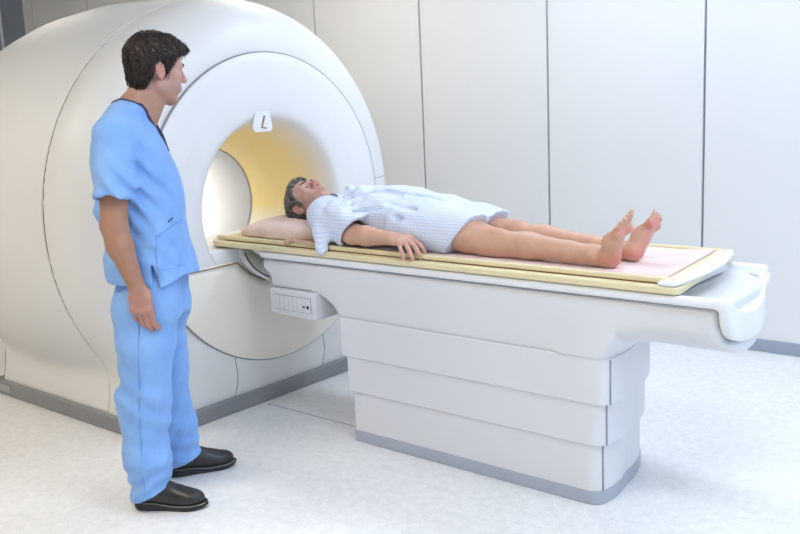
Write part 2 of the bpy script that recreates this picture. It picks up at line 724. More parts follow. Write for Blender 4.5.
fl = link('floor', box_mesh((X0, Y0, -0.1), (X1, Y1 + 0.02, 0.0)), 'floor', kind='structure')
tag(fl, 'pale speckled vinyl floor')
for (a, b) in (((-3.40, 2.955), (-1.6, 2.955)),):
    link('weld_seam', box_mesh((a[0], a[1] - 0.004, 0.0), (b[0], b[1] + 0.004, 0.0008)), 'seam_floor', fl)

wb = link('wall_back', box_mesh((X0, Y1 + 0.016, 0), (X1, Y1 + 0.12, CEIL)), 'joint', kind='structure')
tag(wb, 'wall of tall pale laminate panels with dark joints')
pm = box_mesh((0.0075, 0, 0.07), (0.9925, 0.016, CEIL))
for i in range(-9, 3):
    if i == 2:
        continue
    p = link('panel', pm, 'panel', wb)
    p.location = (i - 0.022, Y1, 0)
link('panel', box_mesh((1.984, Y1, 0.07), (X1, Y1 + 0.016, CEIL)), 'panel', wb)
link('panel', box_mesh((-9.20, Y1, 0.07), (-9.028, Y1 + 0.016, CEIL)), 'panel', wb)
tag(link('baseboard_back', box_mesh((-9.2, Y1 - 0.014, 0), (X1, Y1 + 0.016, 0.07), 0.003), 'base', kind='structure'),
    'grey skirting strip along the panelled wall')

wl = link('wall_left', box_mesh((X0 - 0.1, Y0, 0), (X0, Y1 + 0.12, CEIL)), 'wall', kind='structure')
link('wall_front', box_mesh((X0, Y0 - 0.1, 0), (X1, Y0, CEIL)), 'wall', kind='structure')
link('ceiling', box_mesh((X0 - 0.1, Y0 - 0.1, CEIL), (X1 + 0.1, Y1 + 0.12, CEIL + 0.1)), 'ceiling', kind='structure')
wr = link('wall_right', box_mesh((X1, Y0 - 0.1, 0), (X1 + 0.1, Y1 + 0.12, 0.85)), 'wall', kind='structure')
link('lintel', box_mesh((X1, Y0 - 0.1, 2.65), (X1 + 0.1, Y1 + 0.12, CEIL)), 'wall', wr)
link('pier', box_mesh((X1, Y0 - 0.1, 0.85), (X1 + 0.1, -0.25, 2.65)), 'wall', wr)
link('pier', box_mesh((X1, 4.45, 0.85), (X1 + 0.1, Y1 + 0.12, 2.65)), 'wall', wr)
win = link('window_1', box_mesh((X1 + 0.03, -0.25, 0.85), (X1 + 0.07, 4.45, 0.90), 0.004), 'white', kind='structure')
link('window_frame', box_mesh((X1 + 0.03, -0.25, 2.60), (X1 + 0.07, 4.45, 2.65), 0.004), 'white', win)
for i in range(5):
    yy = -0.25 + i * (4.65 / 4)
    link('mullion', box_mesh((X1 + 0.03, yy, 0.9), (X1 + 0.07, yy + 0.05, 2.6), 0.004), 'white', win)
for i in range(4):
    yy = -0.20 + i * (4.65 / 4)
    link('pane', box_mesh((X1 + 0.046, yy, 0.9), (X1 + 0.052, yy + 1.1125, 2.6)), 'glass', win)

# blue-grey door in the far left corner
d1 = link('door_1', box_mesh((-9.93, Y1 + 0.0, 0.01), (-9.20, Y1 + 0.016, 2.80), 0.003), 'door', kind='structure')
tag(d1, 'tall blue-grey door in the far corner')
link('door_frame', box_mesh((-9.70, Y1 - 0.012, 0.01), (-9.66, Y1 + 0.004, 2.80), 0.002), 'white', d1)
link('door_handle', tube_mesh([(-9.35, Y1, 1.05), (-9.35, Y1 - 0.05, 1.05), (-9.47, Y1 - 0.05, 1.05)], 0.009), 'tablekick', d1)

for i, (lx, ly, lk, lp) in enumerate(PANELS):
    t = empty('ceiling_lamp', (lx, ly, CEIL))
    where = ['over the foot of the table by the panelled wall', 'over the open floor beside the table',
             'over the patient by the panelled wall', 'next to the window', 'over the standing man', 'over the near flank of the scanner',
             'behind the scanner', 'in the near corner by the window', 'above the far side of the scanner'][i]
    tag(t, ('cool white' if lk == 'cool' else 'warm white') + ' rectangular ceiling light panel ' + where, 'ceiling light', 'ceiling light panels')
    for (a, b) in (((-.6, -.3), (.6, -.26)), ((-.6, .26), (.6, .3)), ((-.6, -.26), (-.56, .26)), ((.56, -.26), (.6, .26))):
        link('frame', box_mesh((lx + a[0], ly + a[1], CEIL - 0.03), (lx + b[0], ly + b[1], CEIL)), 'white', t)
    link('diffuser', box_mesh((lx - .56, ly - .26, CEIL - 0.02), (lx + .56, ly + .26, CEIL - 0.005)), 'diffuser', t)

# ================================================================ the scanner
CY, CZ = 3.13, 0.97
XF = -3.43                                  # plane of the front face
scanner = empty('mri_scanner', (-4.2, CY, 0))
tag(scanner, 'large rounded white MRI scanner with a round yellow-tinted tunnel opening', 'scanner')


def plinth(X, Y, Z, hx0, hx1, k):
    flare = 0.05 * np.clip((0.30 - Z) / 0.30, 0, 1)**2
    dy = np.abs(Y - CY) - (0.80 + flare)
    dx = np.maximum(X - hx1 - 0.0 * Z, hx0 - X)
    return smax(smax(dy, dx, 0.10), Z - 0.40, 0.12)


# front cover: wide ring rolling back from the disc, grown into a plinth
f = Field(axis_steps((-3.800, -3.770, 0.004), (-3.770, -3.40, 0.0095)), axis_steps((1.98, 4.28, 0.0115)), axis_steps((-0.03, 2.12, 0.0115)))
X, Y, Z = f.grid()
r = np.sqrt((Y - CY)**2 + (Z - CZ)**2)
xf = np.clip(X + 3.74, 0, None) / 0.295
rf = np.clip(r - 0.72, 0, None) / 0.325
ring = (np.sqrt(xf**2.2 + rf**2.2 + 1e-9)**(2 / 2.2) - 1) * 0.295
ring = np.where(X < -3.74, r - (1.045 + 0 * X), ring)
pl_ = plinth(X, Y, Z, -4.2, XF - 0.030, 0.05)
F = smin(ring, pl_, 0.07)
F = smax(F, 0.62 - r, 0)
F = np.maximum(F, 0.06 - Z)
F = np.maximum(F, -3.7965 - X)
f.F = F.astype(np.float32)
me, V = f.mesh(1)
fc = link('front_cover', me, 'plastic', scanner)

# rear cover: barrel behind the ring joint
f = Field(axis_steps((-5.35, -3.83, 0.013), (-3.83, -3.798, 0.004)), axis_steps((1.93, 4.33, 0.013)), axis_steps((-0.03, 2.15, 0.013)))
X, Y, Z = f.grid()
r = np.sqrt((Y - CY)**2 + (Z - CZ)**2)
prof = np.interp(X, [-5.4, -5.3, -5.2, -5.05, -4.9, -4.7, -4.4, -4.1, -3.8], [0.55, 0.78, 0.90, 0.985, 1.03, 1.065, 1.085, 1.075, 1.047])
bar = smax(r - prof, -5.3 - X, 0.1)
pl_ = plinth(X, Y, Z, -4.86, -3.0, 0.05)
F = smin(bar, pl_, 0.05)
F = np.maximum(F, X + 3.8045)
F = np.maximum(F, 0.06 - Z)
F = smax(F, 0.33 - r, 0)
f.F = F.astype(np.float32)
me, V = f.mesh(1)
rc = link('rear_cover', me, 'plastic', scanner)

# dark recess between both covers
link('ring_joint', revolve_mesh([(-3.785, 1.0405), (-3.815, 1.0405)], CY, CZ, 160), 'gasket', scanner)

# front disc with gasket
link('front_disc', revolve_mesh([(XF + 0.0078, 0.60), (XF + 0.008, 0.65), (XF + 0.006, 0.71), (XF + 0.000, 0.762),
                                 (XF - 0.004, 0.765), (XF - 0.05, 0.765)], CY, CZ, 180, flip=True), 'plastic2', scanner)
link('disc_gasket', revolve_mesh([(XF - 0.03, 0.763), (XF - 0.001, 0.763), (XF - 0.002, 0.7685), (XF - 0.03, 0.7685)], CY, CZ, 180, flip=True), 'softgasket', scanner)

# funnel and tube of the bore
fun = [(XF + 0.0080, 0.60), (XF + 0.0075, 0.55), (XF + 0.0065, 0.51), (XF + 0.004, 0.484), (XF - 0.001, 0.467), (XF - 0.010, 0.454), (XF - 0.026, 0.443),
       (XF - 0.055, 0.430), (XF - 0.10, 0.413), (XF - 0.16, 0.393), (XF - 0.24, 0.368), (XF - 0.33, 0.342), (XF - 0.43, 0.318), (XF - 0.53, 0.302)]
me = revolve_mesh(fun, CY, CZ, 144, flip=True)
co = np.array([v.co for v in me.vertices])
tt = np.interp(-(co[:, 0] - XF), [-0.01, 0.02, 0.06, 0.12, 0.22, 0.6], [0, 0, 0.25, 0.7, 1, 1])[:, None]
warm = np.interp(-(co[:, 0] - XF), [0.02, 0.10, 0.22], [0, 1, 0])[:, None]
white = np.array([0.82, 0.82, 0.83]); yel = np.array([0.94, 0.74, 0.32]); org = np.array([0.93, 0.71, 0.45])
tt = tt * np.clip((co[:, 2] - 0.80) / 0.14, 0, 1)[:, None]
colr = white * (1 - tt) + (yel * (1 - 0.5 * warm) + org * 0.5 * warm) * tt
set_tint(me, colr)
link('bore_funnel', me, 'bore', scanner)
bt = link('bore_tube', revolve_mesh([(XF - 0.536, 0.312), (XF - 0.536, 0.300), (-4.9, 0.300), (-5.15, 0.335), (-5.29, 0.42)], CY, CZ, 144, flip=True), 'plastic2', scanner)
link('bore_ring', revolve_mesh([(XF - 0.525, 0.3055), (XF - 0.525, 0.299), (XF - 0.537, 0.299), (XF - 0.537, 0.3055)], CY, CZ, 144, flip=True), 'softgasket', scanner)
link('lamp_strip', box_mesh((-4.85, CY - 0.03, CZ + 0.288), (-4.1, CY + 0.03, CZ + 0.297), 0.002), 'diffuser', bt)

area_light('bore_lamp', (-4.45, CY, CZ + 0.284), (0, 0, 0), 0.75, 0.05, 3.0, (1.0, 0.95, 0.84))

# cream docking cover on the lower half of the disc
ys = sorted(set(np.round(np.concatenate([np.linspace(2.402, 3.858, 70), [2.815, 3.445, 3.0, 3.26, 3.13]]), 4)))
Vv = []; Ff = []
nr = 10
top_line = []
for yy in ys:
    dy = yy - CY
    zb = CZ - math.sqrt(max(0.763**2 - dy * dy, 0))
    zt = float(np.interp(abs(dy), [0, 0.13, 0.22, 0.315, 0.50, 0.728], [0.63, 0.63, 0.675, 0.748, 0.742, 0.736]))
    zt = max(zt, zb + 0.002)
    rec = float(np.interp(abs(dy), [0, 0.10, 0.315, 0.33, 0.345, 0.62, 0.72], [-0.004, -0.006, -0.032, -0.034, -0.033, -0.002, 0.0]))
    top_line.append((XF + 0.016 - rec, yy, zt))
    for k in range(nr):
        t = k / (nr - 1)
        z = zb + (zt - zb) * t
        fade = min(1, (1 - abs(2 * t - 1)) * 1.0 + 0.3) if False else (0.3 + 0.7 * math.sin(math.pi * min(1, max(0, t))))
        bulge = 0.006 * math.sin(math.pi * t)
        Vv.append((XF + 0.0025 + 0.0085 * min(1, t * 5) + bulge - rec * min(1.0, t * 1.25)**0.8, yy, z))
n0 = len(Vv)
for i in range(len(ys) - 1):
    for k in range(nr - 1):
        a = i * nr + k
        Ff.append((a, a + nr, a + nr + 1, a + 1))
# turned-back edge
for i in range(len(ys)):
    Vv.append((XF - 0.03, ys[i], Vv[i * nr + nr - 1][2]))
for i in range(len(ys) - 1):
    a = i * nr + nr - 1; b = n0 + i
    Ff.append((a, a + nr, b + 1, b))
dc = link('docking_cover', mesh_from(Vv, Ff), 'cream', scanner)
link('joint_line', tube_mesh(top_line, 0.0028, 6), 'brown_line', dc)

# white sill that closes the bottom of the funnel
sill = []
for k in range(25):
    a = math.radians(180 + 180 * k / 24)
    sill.append((CY + 0.462 * math.cos(a), min(0.812, CZ + 0.462 * math.sin(a))))
sill = [(CY - 0.434, 0.812)] + [p for p in sill if p[1] < 0.8119] + [(CY + 0.434, 0.812)]
link('bore_sill', prism_mesh(sill, 0, -3.90, XF + 0.003, 0.012, 3), 'plastic2', scanner)

# bridge that carries the board into the bore
br = prism_mesh([(-3.95, 0.80), (-3.56, 0.808), (-3.40, 0.806), (-3.375, 0.79), (-3.345, 0.755), (-3.30, 0.722), (-3.22, 0.695), (-3.22, 0.665), (-3.31, 0.69),
                 (-3.37, 0.72), (-3.42, 0.76), (-3.95, 0.76)], 1, 2.86, 3.40, 0.005)
bro = link('bridge', br, 'tablegrey', scanner)
link('edge_strip', tube_mesh([(-3.375, 2.858, 0.79), (-3.35, 2.858, 0.755), (-3.31, 2.858, 0.720), (-3.26, 2.858, 0.700), (-3.215, 2.858, 0.688)], 0.005, 6), 'gasket', bro)
link('support_block', prism_mesh([(-3.36, 0.822), (-3.215, 0.822), (-3.215, 0.775), (-3.25, 0.768), (-3.33, 0.79)], 1, 2.88, 3.38, 0.004), 'cream', bro)

# grey kick strip round the foot of the plinth
plan = []
x_a, x_b, y_a, y_b, rr = -4.875, XF + 0.004, CY - 0.860, CY + 0.860, 0.05
for (cx, cy, a0) in ((x_b - rr, y_a + rr, -90), (x_b - rr, y_b - rr, 0), (x_a + rr, y_b - rr, 90), (x_a + rr, y_a + rr, 180)):
    for k in range(7):
        a = math.radians(a0 + 15 * k)
        plan.append((cx + rr * math.cos(a), cy + rr * math.sin(a)))
ks = link('kick_strip', prism_mesh(plan, 2, 0.0, 0.072, 0.003, 1), 'kick', scanner)
link('rating_plate', box_mesh((-4.80, y_a - 0.002, 0.022), (-4.68, y_a + 0.002, 0.058), 0.001, 1), 'plate', ks)

# thin joints between the skirt panels
def jline(name, pts, rr_=0.0022, mat='softgasket', par=scanner):
    return link(name, tube_mesh(pts, rr_, 6), mat, par)


def front_x(y, z):
    best = None
    for x in np.arange(-3.35, -3.80, -0.002):
        rr_ = math.hypot(y - CY, z - CZ)
        xf_ = max(x + 3.74, 0) / 0.295; rf_ = max(rr_ - 0.72, 0) / 0.325
        d = (math.sqrt(xf_**2.2 + rf_**2.2 + 1e-9)**(2 / 2.2) - 1) * 0.295
        p = float(plinth(np.array(x), np.array(y), np.array(z), -4.2, XF - 0.030, 0.05))
        if smin(np.array(d), np.array(p), 0.07) < 0:
            return x
    return -3.8


for ym in (2.80, 3.41):
    pts = []
    for k in range(12):
        z = 0.072 + (CZ - math.sqrt(0.770**2 - (ym - CY)**2) - 0.072) * k / 11
        y = ym + 0.012 * math.sin(k / 11 * math.pi * 1.3) + 0.010 * k / 11
        pts.append((front_x(y, z) + 0.001, y, z))
    jline('panel_joint', pts, par=fc)
pts = []
for k in range(12):
    rr_ = 0.775 + (1.03 - 0.775) * k / 11
    z = CZ + 0.075
    y = CY + math.sqrt(rr_**2 - 0.075**2)
    pts.append((front_x(y, z) + 0.001, y, z))
jline('panel_joint', pts, 0.0018, par=fc)
# joint at the rear corner of the plinth
jline('panel_joint', [(-4.80, CY - 0.842 + 0.05 * (1 - ((0.30 - z) / 0.30)**2) * 0.95, z) for z in np.linspace(0.07, 0.26, 8)], 0.003, 'gasket', rc)

# raised badge above the bore
bpl = []
for (cx, cz, a0) in ((3.115, 1.375, -90), (3.105, 1.43, 0), (3.045, 1.43, 90), (3.03, 1.375, 180)):
    for k in range(6):
        a = math.radians(a0 + 18 * k)
        bpl.append((cx + 0.020 * math.cos(a), cz + 0.020 * math.sin(a)))
bd = link('badge', prism_mesh(bpl, 0, XF, XF + 0.0105, 0.002, 2), 'plastic2', scanner)
bd['label'] = 'small rounded badge with a brass mark'
link('badge_mark', prism_mesh([(3.060, 1.372), (3.098, 1.366), (3.098, 1.371), (3.070, 1.377), (3.092, 1.43), (3.080, 1.43)], 0, XF + 0.009, XF + 0.0125), 'gold', bd)
link('badge_rim', tube_mesh([(XF + 0.0095, p[0], p[1]) for p in bpl], 0.0013, 6, closed=True), 'panel', bd)

# ================================================================ the table
TY = 3.13
table = empty('patient_table', (-2.1, TY, 0))
tag(table, 'long white patient table on a telescoping pedestal beside the scanner', 'table')


def ped_plan(off, dx=0.0):
    xl = -2.722 + off * 2.0 + dx
    ya = TY - 0.318 + off * 0.6; yb = TY + 0.318 - off * 0.6
    xe = -1.445 - off * 1.6
    pts = [(xl, ya)]
    n = 8
    rc_ = 0.055
    for k in range(n + 1):                       # near corner
        a = math.radians(-90 + 75 * k / n)
        pts.append((xe - rc_ + rc_ * math.cos(a), ya + rc_ + rc_ * math.sin(a)))
    x0_, y0_ = pts[-1]
    for k in range(1, 8):                        # gently bowed end
        t = k / 8
        pts.append((x0_ + 0.012 * math.sin(math.pi * t * 0.8) - 0.020 * t * t, y0_ + (3.06 - y0_) * t))
    x1_ = pts[-1][0] - 0.006
    rx_, ry_ = 0.24, yb - 3.06
    for k in range(0, 10):                       # wide far corner
        a = math.radians(90 * k / 9)
        pts.append((x1_ - rx_ + rx_ * math.cos(a), 3.06 + ry_ * math.sin(a)))
    pts.append((xl, yb))
    return pts


for (zb, zt, off) in ((0.388, 0.562, 0.0), (0.229, 0.398, 0.0115), (0.050, 0.240, 0.023)):
    pp = ped_plan(off)
    c = link('pedestal_cover', prism_mesh(pp, 2, zb, zt, 0.005, 2), 'tablegrey', table)
    q = pp[8]
    link('corner_joint', tube_mesh([(q[0] + 0.0005, q[1], zb + 0.003), (q[0] + 0.0005, q[1], zt - 0.008)], 0.0035, 6), 'softgasket', c)
pk = link('pedestal_foot', prism_mesh(ped_plan(0.021), 2, 0.0, 0.052, 0.004, 2), 'tablekick', table)

prof = [(-3.206, .784), (-3.206, .737), (-3.161, .706), (-3.150, .650), (-2.90, .650), (-2.82, .633), (-2.765, .600), (-2.728, .553),
        (-1.50, .553), (-1.43, .60), (-1.34, .615), (-1.010, .600), (-1.010, .640), (-1.060, .672), (-1.066, .784)]
f = Field(axis_steps((-3.24, -0.96, 0.0075)), axis_steps((2.76, 3.50, 0.0085)), axis_steps((0.52, 0.80, 0.0055)))
X, Y, Z = f.grid()
d = sdf_poly(X + 0 * Z, Z + 0 * X, prof)
hw = 0.322 - 0.075 * np.clip((X + 1.25) / 0.20, 0, 1)**2 * np.clip((Y - TY) / 0.3, 0, 1)
F = smax(d, np.abs(Y - TY) - hw, 0.035)
# rounded underside of the overhang
und = (np.abs((Y - TY) / (hw + 0.003))**3.0 + np.abs((Z - 0.80) / 0.200)**3.0)**(1 / 3.0) - 1
F = np.where(X > -1.42, smax(F, und * 0.18 - 0.012 * np.clip((-1.30 - X) / 0.1, 0, 1), 0.02), F)
pp = ped_plan(0.006)
pd = smax(sdf_poly(X + 0 * Y, Y + 0 * X, pp), smax(np.abs(Z - 0.62) - 0.068, Z * 0 - 1, 0), 0.01)
pd = np.maximum(pd, -1.62 - X)
F = smin(F, pd, 0.05)
F = smax(F, np.abs(Y - TY) - 0.323, 0.006)
F = np.maximum(F, 0.556 - Z)
F = np.maximum(F, Z - 0.784)
F = smax(F, X + 1.028 + 0.085 * np.clip((Y - 3.02) / 0.36, 0, 1)**1.5 + 0 * Z, 0.02)
f.F = F.astype(np.float32)
me, V = f.mesh(2)
link('table_body', me, 'tablegrey', table)

# table top with the scooped nose at the foot end
f = Field(axis_steps((-3.24, -1.34, 0.02), (-1.34, -0.95, 0.006)), axis_steps((2.76, 3.50, 0.007)), axis_steps((0.64, 0.84, 0.0045)))
X, Y, Z = f.grid()
slab = smax(smax(np.abs(Y - TY) - 0.332, np.abs(Z - 0.8045) - 0.0165, 0.012), smax(-3.208 - X, X + 1.03 + 0.085 * np.clip((Y - 3.02) / 0.36, 0, 1)**1.5, 0), 0.012)
hw = 0.332 - 0.060 * np.clip((X + 1.25) / 0.15, 0, 1)**2 * np.clip((Y - TY) / 0.3, 0, 1)
outer = ((np.abs((Y - TY) / hw)**3.2 + np.abs((Z - 0.822) / 0.172)**3.2)**(1 / 3.2) - 1) * 0.17
nose = smax(smax(outer, Z - 0.822, 0.012), np.maximum(-1.058 - 0.07 * np.clip((Y - 3.0) / 0.4, 0, 1) - X, X + 1.015 + 0.085 * np.clip((Y - 3.02) / 0.36, 0, 1)**1.5), 0.012)
F = smin(slab, nose, 0.012)
inner = ((np.abs((Y - TY) / (hw - 0.035))**2.4 + np.abs((Z - 0.835) / 0.085)**2.4)**(1 / 2.4) - 1) * 0.085
inner = np.maximum(inner, -1.26 - X)
F = smax(F, -inner, 0.008)
f.F = F.astype(np.float32)
me, V = f.mesh(1)
tt_ = link('table_top', me, 'white', table)
# floor of the scoop where it runs under the board
link('scoop_floor', prism_mesh([(2.85, 0.80), (2.92, 0.752), (3.13, 0.738), (3.34, 0.752), (3.40, 0.80), (3.40, 0.785), (3.34, 0.737), (3.13, 0.722), (2.92, 0.737), (2.85, 0.785)], 0, -1.40, -1.09, 0.0), 'white', table)

# socket box under the head end
cb = link('socket_box', prism_mesh([(-3.137, .655), (-3.137, .548), (-3.125, .540), (-2.855, .532), (-2.846, .537), (-2.846, .655)], 1, 2.79, 3.02, 0.006, 2), 'tablegrey', table)
link('socket_panel', box_mesh((-3.100, 2.787, 0.562), (-2.872, 2.792, 0.632), 0.001, 1), 'softgasket', cb)
for k in range(8):
    a = -3.0975 + k * 0.0282
    link('slot_cover', box_mesh((a, 2.785, 0.564), (a + 0.0262, 2.789, 0.630), 0.001, 1), 'tablegrey', cb)
for (a, rr_) in ((-2.913, 0.006), (-2.889, 0.0085)):
    link('socket', tube_mesh([(a, 2.7845, 0.590), (a, 2.80, 0.590)], rr_, 12), 'black', cb)

# ================================================================ things lying on the table
board = empty('transfer_board', (-2.3, TY, 0.824))
tag(board, 'long cream patient board with a raised edge rail, lying on the table', 'board')


def rrect(x0, x1, y0, y1, r0, r1):
    out = []
    for (cx, cy, a0, r_) in ((x1 - r1, y0 + r1, -90, r1), (x1 - r1, y1 - r1, 0, r1), (x0 + r0, y1 - r0, 90, r0), (x0 + r0, y0 + r0, 180, r0)):
        for k in range(7):
            a = math.radians(a0 + 15 * k)
            out.append((cx + r_ * math.cos(a), cy + r_ * math.sin(a)))
    return out


def skew_end(pts, x1):
    """the foot end of the board is cut at a slight angle"""
    return [(x - (0.075 * (y - (TY - 0.338)) / 0.676 if x > x1 - 0.2 else 0), y) for (x, y) in pts]


link('lower_plate', prism_mesh(skew_end(rrect(-3.585, -1.180, TY - 0.338, TY + 0.338, 0.10, 0.03), -1.180), 2, 0.8235, 0.848, 0.005, 2), 'board', board)
link('shadow_gap', prism_mesh(skew_end(rrect(-3.54, -1.215, TY - 0.302, TY + 0.302, 0.09, 0.02), -1.215), 2, 0.847, 0.853), 'brown_line', board)
link('mattress', prism_mesh(skew_end(rrect(-3.54, -1.20, TY - 0.290, TY + 0.290, 0.09, 0.02), -1.20), 2, 0.852, 0.8605, 0.002, 2), 'board', board)
for sd in (-1, 1):
    ra_, rb_ = sorted((TY + sd * 0.306, TY + sd * 0.286))
    link('edge_rail', box_mesh((-3.53 if sd < 0 else -3.46, ra_, 0.8525), (-1.20 if sd < 0 else -1.26, rb_, 0.8715), 0.005, 2), 'board', board)

# white moulded end of the board
f = Field(axis_steps((-1.36, -1.06, 0.006)), axis_steps((2.76, 3.52, 0.007)), axis_steps((0.80, 0.92, 0.004)))
X, Y, Z = f.grid()
edge = -1.150 - 0.040 * ((Y - TY) / 0.34)**2 - 0.055 * (Y - TY + 0.34) / 0.68 + 0.0 * Z
zc = 0.857 + 0.010 * np.clip((X + 1.20) / 0.09, 0, 1)
F = smax(smax(np.abs(Z - zc) - 0.010, np.abs(Y - TY) - 0.338, 0.012), np.maximum(X - edge, edge - 0.075 - X), 0.02)
f.F = F.astype(np.float32)
me, V = f.mesh(1)
link('board_end', me, 'white', board)

# pink sheet
nx_, ny_ = 90, 34
Vv = []; Ff = []
rng = np.random.RandomState(3)
for side in (1, 0):
    for i in range(nx_):
        for j in range(ny_):
            u, v = i / (nx_ - 1), j / (ny_ - 1)
            x = -2.93 + u * (2.93 - 1.25) - 0.05 * v * u
            y = 2.856 + 0.006 * math.sin(u * 23) + 0.006 * math.sin(u * 61) + v * 0.545
            z = 0.8615 + 0.0014 * (math.sin(17 * x + 9 * y) + math.sin(31 * x - 23 * y + 1) * 0.6) * (0.6 + 0.4 * math.sin(5 * x + 1)) + 0.0032
            if v < 0.06:
                z -= 0.001 * (1 - v / 0.06)
            z += 0.008 * max(0, (u - 0.93) / 0.07)
            Vv.append((x, y, z if side else 0.8608))
N = nx_ * ny_
for i in range(nx_ - 1):
    for j in range(ny_ - 1):
        a = i * ny_ + j
        Ff.append((a, a + ny_, a + ny_ + 1, a + 1))
        Ff.append((N + a + 1, N + a + ny_ + 1, N + a + ny_, N + a))
for i in range(nx_ - 1):
    a = i * ny_; b = a + ny_
    Ff.append((a, N + a, N + b, b))
    a += ny_ - 1; b += ny_ - 1
    Ff.append((b, N + b, N + a, a))
for j in range(ny_ - 1):
    a = j; Ff.append((a + 1, N + a + 1, N + a, a))
    a = (nx_ - 1) * ny_ + j; Ff.append((a, N + a, N + a + 1, a + 1))
so = link('bed_sheet', mesh_from(Vv, Ff), 'sheet')
tag(so, 'thin pale pink sheet spread along the board under the patient', 'sheet')

# pillow, dented by the head of the patient
PR = rot('Y', -70) @ rot('Z', -7)
PT = np.array((-3.125, 3.075, 1.012)); PS = 1.06
f = Field(axis_steps((-3.56, -2.90, 0.008)), axis_steps((2.84, 3.40, 0.008)), axis_steps((0.84, 1.0, 0.005)))
X, Y, Z = f.grid()
top = np.interp(X, [-3.5, -3.42, -3.3, -3.16, -3.02, -2.93], [0.020, 0.046, 0.066, 0.070, 0.055, 0.02])
d = ((np.abs((X + 3.245) / 0.272)**3.2 + np.abs((Y - 3.10) / 0.215)**3.2 + np.abs((Z - 0.880) / (top + 0.006))**2.4)**(1 / 2.8) - 1) * 0.06
f.F = np.maximum(d, 0.8612 - Z).astype(np.float32)
f.full(folds(5, 6, 25, 55, 0.0035), 'disp')
f.F = np.maximum(f.F, 0.8612 - Z)
f.pose(PR, PT, PS)
f.ell((-0.015, 0, 0.044), (0.107, 0.085, 0.093), 0.012, 'sub')
f.ell((-0.050, 0, -0.005), (0.060, 0.070, 0.077), 0.012, 'sub')
f.pose()
me, V = f.mesh(2)
tag(link('pillow', me, 'pillow'), 'flat salmon pink pillow under the head of the lying patient', 'pillow')

# crumpled strap at the edge of the board
rng = random.Random(4)
so = empty('strap', (-2.95, 2.81, 0.86))
tag(so, 'crumpled brownish cloth strap on the board edge beside the patient sleeve', 'strap')
for k in range(4):
    pts = []
    for i in range(14):
        t = i / 13
        pts.append((-3.02 + 0.17 * t + 0.006 * math.sin(9 * t + k * 2), 2.815 + 0.009 * k + 0.010 * math.sin(7 * t + k), 0.8755 + 0.005 * math.sin(11 * t + k * 1.7) + 0.003 * (k % 2)))
    link('strand', tube_mesh(pts, [0.004 + 0.002 * math.sin(9 * i / 13 + k) for i in range(14)], 7), 'strap', so)
link('knot', tube_mesh([(-3.035, 2.806, 0.858), (-3.028, 2.806, 0.868), (-3.016, 2.812, 0.881), (-3.012, 2.828, 0.885), (-3.02, 2.842, 0.880)], [0.006, 0.010, 0.011, 0.009, 0.006], 8), 'strap', so)

# ================================================================ people
def add_head(f, R, t, s, age=0):
    f.pose(R, t, s)
    f.ell((-0.014, 0, 0.042), (0.098, 0.076, 0.086), 0.01)                 # cranium
    f.ell((0.022, 0, 0.030), (0.066, 0.066, 0.062), 0.02)                  # forehead
    f.ell((0.026, 0, -0.040), (0.060, 0.057, 0.070), 0.02)                 # face
    for sd in (-1, 1):
        f.cone((-0.002, sd * 0.052, -0.055), (0.066, sd * 0.014, -0.096), 0.018, 0.019, 0.02)   # jaw
        f.ell((0.060, sd * 0.040, -0.012), (0.026, 0.024, 0.022), 0.018)   # cheekbone
        f.cone((0.076, sd * 0.044, 0.026), (0.087, sd * 0.012, 0.028), 0.010, 0.011, 0.015)     # brow ridge
        f.ell((0.062, sd * 0.030, -0.045), (0.024, 0.022, 0.026), 0.02)    # cheek
    f.cone((0.070, -0.010, -0.100), (0.070, 0.010, -0.100), 0.018, 0.018, 0.015)               # chin
    for sd in (-1, 1):
        f.ell((0.098, sd * 0.031, 0.010), (0.022, 0.019, 0.013), 0.012, 'sub')
        f.ell((0.078, sd * 0.031, 0.0125), (0.012, 0.016, 0.008), 0.004)   # upper lid
        f.cone((0.080, sd * 0.019, 0.000), (0.076, sd * 0.043, 0.002), 0.005, 0.005, 0.005)
    f.cone((0.088, 0, 0.024), (0.112, 0, -0.016), 0.008, 0.012, 0.010)     # nose
    f.ell((0.112, 0, -0.020), (0.012, 0.012, 0.010), 0.006)
    for sd in (-1, 1):
        f.ell((0.100, sd * 0.013, -0.023), (0.011, 0.007, 0.008), 0.006)
        f.ell((0.104, sd * 0.007, -0.031), (0.005, 0.004, 0.005), 0.002, 'sub')
    f.ell((0.082, 0, -0.053), (0.020, 0.030, 0.026), 0.015)                # muzzle
    f.cone((0.094, -0.018, -0.050), (0.100, 0, -0.047), 0.005, 0.006, 0.006)
    f.cone((0.094, 0.018, -0.050), (0.100, 0, -0.047), 0.005, 0.006, 0.006)
    f.cone((0.093, -0.015, -0.060), (0.098, 0, -0.061), 0.006, 0.0075, 0.006)
    f.cone((0.093, 0.015, -0.060), (0.098, 0, -0.061), 0.006, 0.0075, 0.006)
    for sd in (-1, 1):
        f.cone((0.107, 0, -0.0535), (0.100, sd * 0.022, -0.0545), 0.0026, 0.002, 0.002, 'sub')
    f.ell((0.098, 0, -0.078), (0.010, 0.018, 0.007), 0.010, 'sub')         # dip under the lip
    for sd in (-1, 1):                                                    # ears
        tilt = rot('Y', -14) @ rot('Z', sd * 22)
        f.ell((-0.014, sd * 0.079, -0.002), (0.020, 0.008, 0.033), 0.006, R=tilt)
        f.ell((-0.008, sd * 0.086, 0.002), (0.012, 0.007, 0.020), 0.004, 'sub', R=tilt)
        f.ell((-0.004, sd * 0.082, -0.004), (0.005, 0.006, 0.007), 0.003, R=tilt)
        f.ell((-0.004, sd * 0.074, -0.028), (0.009, 0.007, 0.009), 0.006)
    f.pose()


def head_local(V, R, t, s):
    return ((V - np.array(t)) @ np.array(R)) / s


